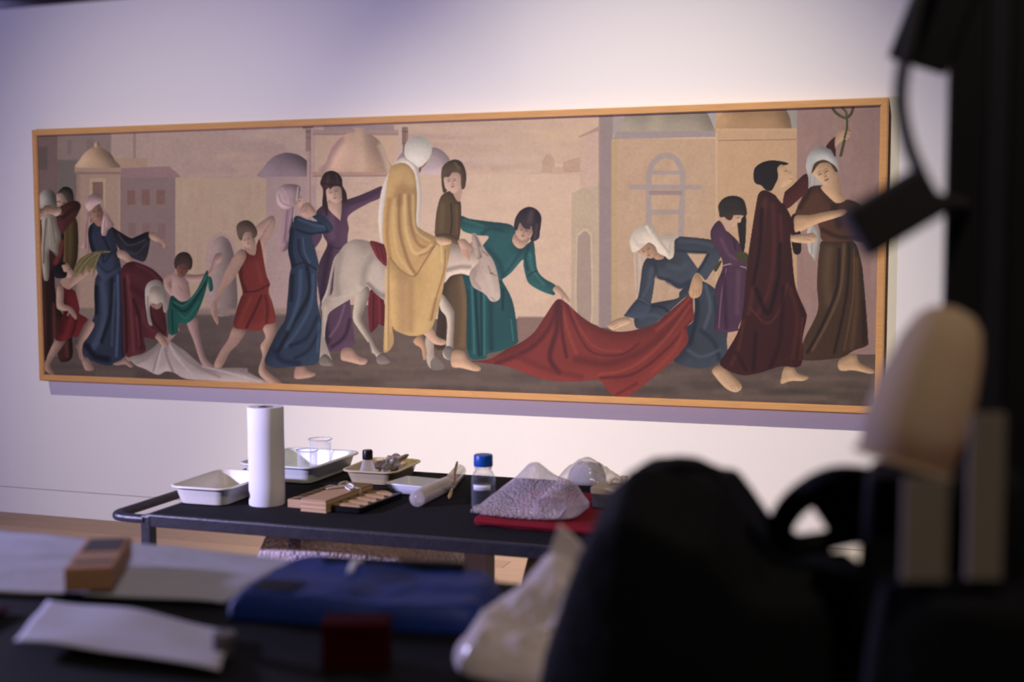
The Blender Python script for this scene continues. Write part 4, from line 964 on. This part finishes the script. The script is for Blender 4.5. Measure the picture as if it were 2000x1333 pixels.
box('box_body', (-.028, -.11, 0), (.028, .11, .022), M_kraft, t, .001, 1)
for k in range(6): scallop('printed_scallop', 0, -.102 + k * .034, .05, .026, .022, .0006, M_dkpad, t)
t = thing('padded_black_tray', 'low black tray with a row of tan foam scallops in front of the card bundle', 'tray', (3.362, -2.852, ZT), -4)
M_bplast = mat('black_gloss_plastic', (18, 18, 20), .22)
loft('tray_body', [[(x, y, z) for x, y in rrect(hx, hy, .006)] for hx, hy, z in ((.042, .115, 0), (.045, .118, .004), (.045, .118, .016), (.043, .116, .018), (.041, .114, .018), (.041, .114, .013))], M_bplast, t)
for k in range(5): scallop('foam_scallop', 0, -.110 + k * .044, .078, .027, .013, .009, M_tanpad, t)
# white dish
t = thing('porcelain_dish', 'small square white dish with sloping sides in the middle of the trolley', 'dish', (3.418, -2.665, ZT), -8)
M_porc = mat('white_porcelain', (240, 240, 246), .2, coat=.4)
loft('bowl', [[(x, y, z) for x, y in rrect(a, a, r)] for a, r, z in ((.040, .006, 0), (.043, .006, .002), (.060, .006, .030), (.060, .006, .0325), (.056, .005, .0325), (.040, .005, .005))], M_porc, t)
tube('rim', [(x, y, .0325) for x, y in rrect(.060, .060, .007)], .0026, M_porc, t, 8, True)
# clear tubes and brush
M_tube = clear('clear_acrylic', (236, 226, 216), .20, .12)
def clear_tube(label, p0, p1, r):
    t = thing('clear_tube', label, 'tube', p0)
    a = Vector(p1) - Vector(p0); u = a.normalized()
    tube('tube_wall', [a * k / 6 for k in range(7)], r, M_tube, t, 28, hollow=True)
    tube('inner_wall', [a * k / 6 for k in range(7)], r * .93, M_tube, t, 28, hollow=True)
    tube('end_cap', [-u * .002, u * .004], r * 1.03, M_tube, t, 28)
    tube('seam_ring', [u * .01, u * .014], r * 1.04, M_tube, t, 28)
clear_tube('clear plastic tube lying with its round end towards the viewer', (3.500, -2.835, ZT + .0225), (3.497, -2.62, ZT + .0225), .0215)
clear_tube('clear plastic tube lying farther back, the brush handle leaning on it', (3.498, -2.602, ZT + .021), (3.452, -2.405, ZT + .021), .020)
t = thing('paint_brush', 'brush with pale bristles leaning between the two clear tubes', 'brush', (3.538, -2.69, ZT + .006), 0)
tube('handle', [(-.008, .034, .020), (-.024, .09, .050), (-.044, .16, .064)], [.0035, .005, .003], mat('brush_wood', (150, 120, 88), .5), t, 12)
tube('ferrule', [(-.003, .012, .010), (-.008, .034, .020)], [.0045, .0038], mat('brush_ferrule', (170, 160, 140), .35, .9), t, 12)
tube('bristles', [(.006, -.030, -.003), (.004, -.02, .001), (-.003, .012, .010)], [.0012, .0055, .0046], mat('bristle', (206, 176, 130), .8), t, 12)
# lab bottle
t = thing('lab_bottle', 'clear laboratory bottle with a ribbed blue cap and white label', 'bottle', (3.671, -2.79, ZT))
BR_ = .0325
lathe('glass_body', [(0, .002), (.026, .001), (.031, .003), (BR_, .008), (BR_, .075), (.0315, .084), (.026, .096), (.0205, .104), (.0195, .110), (.0195, .122), (.0180, .122), (.0180, .109), (.0245, .094), (.0300, .083), (BR_ - .0018, .074), (BR_ - .0018, .009), (.028, .0045), (0, .004)], clear('bottle_glass', (150, 156, 164), .03, .03, .45), t, 56)
lathe('solvent', [(0, .005), (.028, .005), (.0302, .009), (.0302, .062), (0, .062)], clear('clear_solvent', (50, 54, 58), .10, .02, .3), t, 48)
lathe('base_ring', [(.014, .0002), (.027, .0002), (.029, .003), (.024, .006), (.014, .004), (.014, .0002)], clear('base_glass', (244, 226, 190), .55, .1), t, 40)
lathe('pour_ring', [(.0195, .107), (.0235, .107), (.0240, .110), (.0235, .113), (.0195, .113)], clear('ring_glass', (230, 224, 216), .3, .05), t, 40)
cp = lathe('blue_cap', [(0, .113), (.0245, .113), (.0252, .115), (.0252, .140), (.0235, .1435), (0, .1435)], mat('blue_polypropylene', (8, 84, 176), .35), t, 120, mod=lambda a, z: 1 + (.012 * (1 if math.cos(30 * a) > 0 else -1) if z < .139 else 0))
a0, a1_ = math.radians(-122), math.radians(-34)
v = []; f = []
for k in range(17):
    a = a0 + (a1_ - a0) * k / 16
    for r_ in (BR_ + .0002, BR_ + .0006):
        for z_ in (.052, .067): v.append((r_ * math.cos(a), r_ * math.sin(a), z_))
for k in range(16):
    b = k * 4
    for i0, i1 in ((0, 1), (1, 3), (3, 2), (2, 0)): f.append((b + i0, b + i1, b + 4 + i1, b + 4 + i0))
f += [(0, 1, 3, 2), (64, 65, 67, 66)]
lb = mk('paper_label', v, f, mat('white_label_paper', (236, 236, 244), .7), t, True); lb['label'] = 'white paper label'
v = []; f = []
for k in range(21):
    a = math.radians(-100 + 50 * k / 20)
    zz_ = .059 + (.0008 if k % 2 else -.0002)
    for z_ in (zz_ - .0007, zz_ + .0009): v.append(((BR_ + .0008) * math.cos(a), (BR_ + .0008) * math.sin(a), z_))
for k in range(20): f.append((2 * k, 2 * k + 1, 2 * k + 3, 2 * k + 2))
mk('label_print', v, f, mat('grey_print', (150, 150, 165), .8), lb)
tcu = bpy.data.curves.new('etched_text', 'FONT'); tcu.body = 'PYREX'; tcu.size = .0125; tcu.align_x = 'CENTER'; tcu.resolution_u = 3
tob = bpy.data.objects.new('etched_text_src', tcu); col.objects.link(tob)
bpy.context.view_layer.update()
tm = bpy.data.meshes.new_from_object(tob.evaluated_get(bpy.context.evaluated_depsgraph_get()))
bpy.data.objects.remove(tob)
for v in tm.vertices:   # printed around the far side of the glass, so it reads backwards through the bottle
    a = math.radians(108) + v.co.x / BR_
    v.co = Vector(((BR_ + .0004) * math.cos(a), (BR_ + .0004) * math.sin(a), .0765 + v.co.y))
tm.materials.clear(); tm.materials.append(mat('white_enamel_print', (225, 220, 205), .6))
eo = bpy.data.objects.new('etched_text', tm); col.objects.link(eo); eo.parent = t

# folded red cloth
M_red = mat('red_wool_cloth', (130, 34, 42), .95, spec=.1, vary=.08, vscale=20, bump=.2, bscale=300)
t = thing('folded_red_cloth', 'folded dark red cloth under the bubble wrap on the trolley', 'cloth', (3.88, -2.80, ZT), -2)
for k, (cs, z, am) in enumerate(((((-.145, -.205), (.25, -.215), (.24, .21), (-.13, .19)), .0095, .0025), (((-.150, -.195), (.24, -.20), (.24, .215), (-.135, .20)), .0195, .004))):
    sheet('fold_layer', [(x, y, z) for x, y in cs], M_red, t, 40, 30, .0065, lambda u, w_, k=k, am=am: am * noise.noise(Vector((u * 5, w_ * 5, k * 3))))
tube('front_fold', smooth_path([(-.148, -.199, .0125), (-.05, -.206, .013), (.08, -.208, .0135), (.24, -.21, .0125)], 8), .0075, M_red, t, 12)
# crumpled bubble wrap
ZC = ZT + .025
M_bub = clear('bubble_wrap', (240, 224, 230), .32, .10, .5, bubbles=150)
t = thing('bubble_wrap_bundle', 'crumpled clump of bubble wrap peaked like a tent on the red cloth', 'bubble wrap', (3.835, -2.86, ZC))
def bw(s, a, x, y):
    r1 = math.hypot((x - .005) / .085, (y - .03) / .085); pk = math.exp(-r1 * r1 * 1.1) * .088
    r2 = math.hypot((x + .05) / .07, (y + .02) / .06); pk += math.exp(-r2 * r2) * .026
    r3 = math.hypot((x - .09) / .05, (y + .01) / .07); pk += math.exp(-r3 * r3) * .030
    e = min(1, (1 - s) * 3.2) ** .6
    return .003 + e * (.012 + pk + .034 * (ridge(x * 5.5, y * 5.5, 2.0, 2) - .6)) + .002
dome('crumpled_wrap', [(-.135, -.10), (-.05, -.125), (.05, -.13), (.125, -.095), (.135, -.02), (.12, .09), (.04, .125), (-.06, .11), (-.125, .03)], bw, M_bub, t, 40, 140)
n_ = 30; v = []; f = []
for i in range(9):                                              # rolled open end
    for k in range(n_):
        a = 2 * math.pi * k / n_
        rr = .028 * (1 + .1 * math.sin(3 * a + i * .4)) * (1 - .02 * i)
        v.append((.085 + rr * 1.25 * math.cos(a) - i * .004, -.117 + i * .016, .032 + rr * .95 * math.sin(a)))
for i in range(8):
    for k in range(n_): f.append((i * n_ + k, i * n_ + (k + 1) % n_, (i + 1) * n_ + (k + 1) % n_, (i + 1) * n_ + k))
mk('rolled_end', v, f, M_bub, t, True)
# zip bag with gloves
t = thing('zip_bag', 'clear zip bag with grey gloves inside at the back of the trolley', 'plastic bag', (3.865, -2.46, ZT + .026), 12)
M_film = clear('clear_film', (240, 225, 210), .30, .16, bump=.6, bscale=26)
def zb(s, a, x, y):
    e = min(1, (1 - s) * 2.4) ** .7
    r = math.hypot((x + .005) / .06, (y) / .07)
    return .002 + e * (.012 + .052 * math.exp(-r * r) + .014 * (ridge(x * 14, y * 14, 5.0) - .5))
dome('film', [(-.085, -.06), (.0, -.075), (.095, -.06), (.10, .0), (.085, .06), (0, .07), (-.08, .055)], zb, M_film, t, 30, 100)
dome('rubber_glove', [(-.055, -.035), (.01, -.045), (.05, -.02), (.045, .03), (0, .04), (-.05, .03)], lambda s, a, x, y: .004 + min(1, (1 - s) * 2) ** .6 * (.046 + .012 * (ridge(x * 22, y * 22, 1.0) - .6)), mat('grey_blue_nitrile', (142, 150, 172), .5), t, 18, 60)
box('zip_strip', (.092, -.062, .004), (.112, .062, .006), M_film, t, .0008, 1)
# grey felt box with cream lid
t = thing('lidded_felt_box', 'small grey felt box with a cream lid and loop, right of the bubble wrap', 'box', (4.018, -2.765, ZT + .026), -4)
M_gf = mat('grey_felt', (92, 94, 100), .95, bump=.3, bscale=300); M_cr = mat('cream_card', (202, 186, 152), .8)
loft('box_body', [[(x, y, z) for x, y in rrect(.045, .04, .008)] for z in (0, .034)], M_gf, t)
loft('lid', [[(x, y, z) for x, y in rrect(a, a - .005, .009)] for a, z in ((.047, .034), (.048, .036), (.048, .049), (.046, .051))], M_cr, t)
tube('lid_tab', smooth_path([(-.01, .0, .051), (-.006, .006, .064), (.004, .010, .068), (.008, .010, .063)], 5), .0038, M_cr, t, 8)
# black pouch at the back
t = thing('black_pouch', 'small black pouch with a pull ring behind the zip bag', 'pouch', (4.085, -2.46, ZT + .0005), 0)
M_bcl = mat('black_nylon', (14, 14, 17), .85, spec=.2, bump=.2, bscale=200)
dome('pouch_body', [(-.09, -.07), (0, -.085), (.07, -.07), (.075, .05), (.02, .08), (-.09, .06)], lambda s, a, x, y: .003 + min(1, (1 - s) * 2.2) ** .5 * (.05 + .008 * fbm(x * 12, y * 12, 2)), M_bcl, t, 16, 60)
tube('pull_ring', [(-.06 + .008 * math.cos(a), .0, .058 + .008 * math.sin(a)) for a in [2 * math.pi * k / 16 for k in range(16)]], .0015, M_bcl, t, 6, True)
# below: bubble wrap roll on the lower shelf, small box, beige bag
t = thing('wrapped_bundle', 'long bundle in bubble wrap lying on the lower shelf of the trolley', 'bundle', (3.34, -2.80, .2965))
M_bub2 = clear('bubble_wrap_thick', (224, 206, 204), .62, .28, bubbles=90)
dome('bubble_wrap_cover', [(-.27, -.28), (-.1, -.315), (.2, -.315), (.30, -.28), (.32, .15), (.1, .22), (-.2, .22), (-.30, .12)], lambda s, a, x, y: .004 + min(1, (1 - s) * 2.6) ** .55 * min(.5, .47 + .03 * ridge(x * 4, y * 4, 1)), M_bub2, t, 30, 120)
t = thing('white_carton', 'small white carton on the lower shelf, right of the wrapped bundle', 'carton', (3.72, -2.95, .2965))
box('carton_body', (-.03, -.03, 0), (.03, .03, .48), mat('white_card', (232, 226, 222), .7), t, .002)
box('carton_flap', (-.03, -.030, .48), (.03, .028, .483), mat('white_card_flap', (238, 232, 228), .7), t, .0008)
t = thing('mesh_bag', 'beige dotted mesh bag on the lower shelf near the white carton', 'bag', (3.88, -2.86, .2965))
dome('bag_body', [(-.09, -.08), (.06, -.09), (.13, 0), (.08, .09), (-.07, .08)], lambda s, a, x, y: .004 + min(1, (1 - s) * 2) ** .55 * (.47 + .02 * fbm(x * 9, y * 9, 3)), mat('beige_mesh', (204, 178, 142), .85, vary=.35, vscale=160), t, 18, 60)
tube('bag_tie', [(.02 + .012 * math.cos(a), .012 * math.sin(a), .485) for a in [2 * math.pi * k / 16 for k in range(16)]], .004, mat('tie_cord', (180, 150, 110), .8), t, 6, True)

# ---------------------------------------------------------------- foreground: black case used as a table
ZF = 1.10
M_case = mat('black_laminate', (13, 13, 15), .75, spec=.12)
t = thing('equipment_case', 'large black equipment case used as a table in the foreground', 'case', (3.0, -5.30, 0))
box('case_body', (0, 0, .05), (2.3, .96, ZF - .03), M_case, t, .01)
box('case_lid', (-.005, -.005, ZF - .029), (2.305, .965, ZF), M_case, t, .006)
for x in (.15, 2.15):
    for y in (.12, .84): lathe('foot', [(0, 0), (.04, 0), (.04, .05), (0, .05)], M_blk, t, 16, (x, y, 0))
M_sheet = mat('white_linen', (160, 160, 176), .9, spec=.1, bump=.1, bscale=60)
o = sheet('white_cloth', [(3.02, -4.30, ZF + .004), (3.975, -4.352, ZF + .004), (3.985, -4.56, ZF + .004), (3.02, -4.72, ZF + .004)], M_sheet, None, 80, 30, .003,
          lambda u, v: .0035 + .005 * noise.noise(Vector((u * 3 + v * 4, v * 3 - u * 2, 1.0))) + .002 * noise.noise(Vector((u * 12, v * 9, 4.0))))
tag(o, 'white cloth spread over the far left of the black case', 'cloth')
t = thing('small_carton', 'small tan carton with dark print standing on the white cloth', 'box', (3.768, -4.515, ZF + .012), 28)
M_tan = mat('tan_carton', (150, 112, 84), .8)
box('carton_body', (-.030, -.085, 0), (.030, .085, .030), M_tan, t, .002)
box('printed_patch', (-.024, .005, .030), (.024, .075, .0306), mat('dark_carton_print', (52, 42, 40), .8), t)
box('printed_band', (-.024, -.06, .030), (.024, -.045, .0306), mat('dark_carton_print_b', (70, 56, 50), .8), t)
# blue folder bag
t = thing('blue_document_bag', 'flat blue bag with a black patch lying on the black case', 'bag', (4.158, -4.515, ZF + .0005), 8)
M_blue = mat('blue_nylon', (14, 40, 108), .6, spec=.3, bump=.15, bscale=40)
dome('bag_body', [(-.150, -.072), (0, -.080), (.145, -.076), (.160, -.02), (.15, .09), (.10, .12), (0, .125), (-.09, .135), (-.150, .12), (-.157, 0)], lambda s, a, x, y: .003 + min(1, (1 - s) * 6) ** .5 * (.028 + .006 * fbm(x * 8, y * 8, 1)), M_blue, t, 30, 110)
box('black_patch', (-.130, -.055, .0300), (-.075, -.008, .0345), M_bcl, t, .001)
box('black_edge_band', (-.09, .095, .026), (.10, .112, .036), M_bcl, t, .002)
tube('white_zip_pull', smooth_path([(-.035, .088, .036), (-.034, .06, .041), (-.030, .03, .038)], 5), .004, mat('white_cord', (210, 214, 230), .7), t, 8)
# loose paper
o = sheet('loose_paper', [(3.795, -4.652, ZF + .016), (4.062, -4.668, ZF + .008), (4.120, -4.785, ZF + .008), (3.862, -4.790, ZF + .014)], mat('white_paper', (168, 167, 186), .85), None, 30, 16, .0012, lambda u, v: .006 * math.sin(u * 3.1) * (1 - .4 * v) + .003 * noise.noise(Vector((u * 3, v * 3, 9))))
tag(o, 'blurred sheet of white paper lying at the front left of the black case', 'paper')
# red things
t = thing('red_box', 'dark red box standing on the black case in front of the blue bag', 'box', (4.243, -4.715, ZF), 18)
M_dred = mat('dark_red_card', (46, 3, 7), .9, spec=.05)
box('box_body', (-.035, -.012, 0), (.035, .028, .040), M_dred, t, .002)
box('box_lid', (-.036, -.013, .040), (.036, .029, .052), M_dred, t, .002)
t = thing('red_folder', 'corner of a dark red folder at the left edge beside the white paper', 'folder', (3.70, -4.70, ZF + .0005), 10)
box('folder_cover', (-.12, -.06, 0.004), (.055, .025, .007), M_dred, t, .001)
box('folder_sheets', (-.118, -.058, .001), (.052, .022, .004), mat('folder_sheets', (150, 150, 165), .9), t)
t = thing('grey_clip_tin', 'small dull grey tin on the dark case left of the red box', 'tin', (4.085, -4.72, ZF), 20)
lathe('tin_body', [(0, 0), (.012, 0), (.0125, .002), (.0125, .018), (0, .018)], mat('dull_grey_tin', (84, 80, 84), .5, .3), t, 24)
lathe('tin_lid', [(0, .018), (.0132, .018), (.0132, .024), (.012, .025), (0, .025)], mat('dull_grey_lid', (96, 92, 96), .5, .3), t, 24)
# clear plastic bag
t = thing('clear_plastic_bag', 'crumpled clear plastic bag with a raised corner, left of the big black bag', 'plastic bag', (4.432, -4.60, ZF + .0005))
M_pb = clear('cloudy_plastic', (226, 214, 212), .42, .22, bump=.7, bscale=18)
def pb(s, a, x, y):
    r = math.hypot((x + .005) / .045, (y - .03) / .05)
    e = min(1, (1 - s) * 3) ** .6
    return .003 + e * (.036 + .062 * math.exp(-r * r) + .022 * (ridge(x * 13, y * 13, 3.0) - .45))
dome('bag_film', [(-.10, -.06), (-.07, -.10), (0, -.115), (.05, -.11), (.075, -.06), (.075, .03), (.05, .08), (0, .10), (-.06, .085), (-.095, .03)], pb, M_pb, t, 40, 130)
v_ = sheet('raised_corner', [(-.035, .02, .06), (.052, .035, .055), (.02, .05, .105), (-.012, .045, .135)], M_pb, t, 14, 14, .0008, lambda u, v: .006 * noise.noise(Vector((u * 4, v * 4, 2))))
# black padded bag
t = thing('black_padded_bag', 'big soft black bag humped up on the case right of the clear plastic bag', 'bag', (4.607, -4.76, ZF + .0005))
M_bbag = mat('black_soft_nylon', (11, 11, 14), .8, spec=.15, bump=.2, bscale=30)
def bb(s, a, x, y):
    e = min(1, (1 - s) * 7) ** .5
    h = float(np.interp(x, [-.125, -.105, -.085, -.065, -.045, .0, .022, .036, .055, .08, .105, .13, .17], [.05, .12, .18, .225, .243, .242, .234, .236, .210, .18, .165, .16, .16]))
    return .003 + e * max(.03, h * (1 - 2.2 * max(0, -y - .04)) + .012 * fbm(x * 10, y * 10, 4))
dome('bag_body', [(-.125, -.09), (-.03, -.115), (.07, -.115), (.158, -.075), (.162, .0), (.10, .045), (-.04, .045), (-.115, .01)], bb, M_bbag, t, 36, 120)
tube('piping', smooth_path([(-.055, -.05, .19), (-.03, -.03, .238), (.0, -.02, .248), (.03, -.02, .24), (.06, -.03, .19)], 6), .0035, M_bbag, t, 8)
# black bag with looped strap
t = thing('black_strap_bag', 'black bag with a looped carrying strap beneath the white cover', 'bag', (4.83, -4.80, ZF + .0005))
dome('bag_body', [(-.060, -.14), (.04, -.16), (.16, -.14), (.19, 0), (.16, .07), (.04, .075), (-.060, .05)], lambda s, a, x, y: .003 + min(1, (1 - s) * 5) ** .5 * (.188 + .006 * fbm(x * 10, y * 10, 6)), M_bbag, t, 24, 90)
tube('strap_loop', smooth_path([(-.05, 0, .244), (-.09, 0, .246), (-.122, 0, .226), (-.136, 0, .200), (-.124, 0, .188), (-.102, 0, .192), (-.074, 0, .200), (-.045, 0, .200)], 6), [.024 - .00028 * k for k in range(43)], M_bbag, t, 12, flat=.6)
tube('strap_bridge', [(-.104, 0, .236), (-.090, 0, .216), (-.080, 0, .200)], .012, M_bbag, t, 8)
tube('strap_pad', [(-.096, .004, .226), (-.075, .004, .222), (-.045, .004, .220)], [.010, .019, .024], M_bbag, t, 12)
dome('side_pocket', [(-.066, -.085), (.0, -.09), (.06, -.085), (.06, .02), (0, .03), (-.066, .01)], lambda s, a, x, y: .003 + min(1, (1 - s) * 5) ** .5 * .262, M_bbag, t, 16, 60)
# white cover leaning on the bag
t = thing('white_cover', 'out-of-focus white rounded cover leaning in front of the dark post', 'cover', (4.797, -4.868, 1.377))
M_cov = mat('white_matt_cover', (194, 180, 160), .8, spec=.2)
nt_ = M_cov.node_tree; tl_ = nt_.nodes.new('ShaderNodeBsdfTranslucent'); tl_.inputs[0].default_value = lin((236, 206, 160)) + (1,)
ms_ = nt_.nodes.new('ShaderNodeMixShader'); ms_.inputs[0].default_value = .45
nt_.links.new(nt_.nodes['Principled BSDF'].outputs[0], ms_.inputs[1]); nt_.links.new(tl_.outputs[0], ms_.inputs[2]); nt_.links.new(ms_.outputs[0], nt_.nodes['Material Output'].inputs['Surface'])
ax_ = Vector((.036, .018, .122))
pr = [(0, .030), (.02, .036), (.25, .0395), (.5, .0375), (.75, .032), (.9, .0255), (.97, .017), (1.0, .004)]
tube('shell', [ax_ * k for k, _ in pr], [r for _, r in pr], M_cov, t, 40)
tube('bottom_rim', [ax_ * -.02, ax_ * .015], .0392, M_cov, t, 40)
# papers standing behind
t = thing('standing_papers', 'pale papers sticking up from the black bag beside the dark post', 'papers', (4.845, -4.928, ZF + .198), 19)
M_pap = mat('dim_white_paper', (128, 118, 108), .9)
box('paper_sheet', (-.047, -.002, 0), (-.014, .002, .080), M_pap, t, .0005, 1)
box('paper_sheet', (.002, .003, 0), (.028, .007, .127), M_pap, t, .0005, 1)
box('binder_clip', (-.05, -.004, .0), (.03, .009, .004), M_bbag, t, .0005)
# stand with post, clamp block and cable loop
t = thing('equipment_stand', 'tall dark stand with a clamp block and cable loop at the right edge', 'stand', (4.842, -4.66, ZF))
M_post = mat('dark_steel_post', (16, 16, 19), .5); M_post2 = mat('dark_blue_grey_steel', (34, 36, 46), .5)
M_strap = mat('black_webbing', (30, 28, 34), .8)
box('post', (-.019, -.02, 0), (.013, .02, 1.2), M_post, t, .003)
box('side_rail', (.0135, -.018, 0), (.034, .018, 1.2), M_post2, t, .003)
box('side_panel', (.0345, -.02, 0), (.12, .02, 1.2), M_post, t, .003)
box('base_plate', (-.03, -.03, 0), (.13, .05, .006), M_post, t, .001)
box('arm', (-.022, -.03, .60), (.032, -.021, .90), M_post, t, .003, rot=Matrix.Rotation(math.radians(20), 3, 'Y'))
rotb = Matrix.Rotation(YAW, 3, 'Z') @ Matrix.Rotation(math.radians(-31), 3, 'Y')
cb = Vector((-.054, -.248, .473))
box('clamp_block', cb - Vector((.034, .012, .0205)), cb + Vector((.034, .012, .0205)), M_strap, t, .004, rot=rotb)
tube('clamp_arm', [(-.034, -.242, .482), (-.016, -.13, .482), (-.004, -.02, .482)], .008, M_strap, t, 12)
tube('cable_loop', smooth_path([(-.012, -.03, .74), (-.034, -.20, .665), (-.046, -.238, .60), (-.051, -.240, .56), (-.045, -.240, .525), (-.034, -.240, .498)], 6), .0055, M_strap, t, 10)
# bar hung from the ceiling at the upper left
t = thing('hanging_bar', 'dark blue bar crossing the upper left corner', 'bar', (3.0, -4.235, 1.934))
M_bar = mat('blue_grey_bar', (58, 64, 92), .6)
tube('bar', [(0, 0, 0), (.4, -.012, 0), (.72, -.024, 0)], .014, M_bar, t, 16)
for x in (.02, .70): tube('suspension_wire', [(x, -.033 * x, .0), (x, -.033 * x, 5.27)], .0015, M_bar, t, 6)
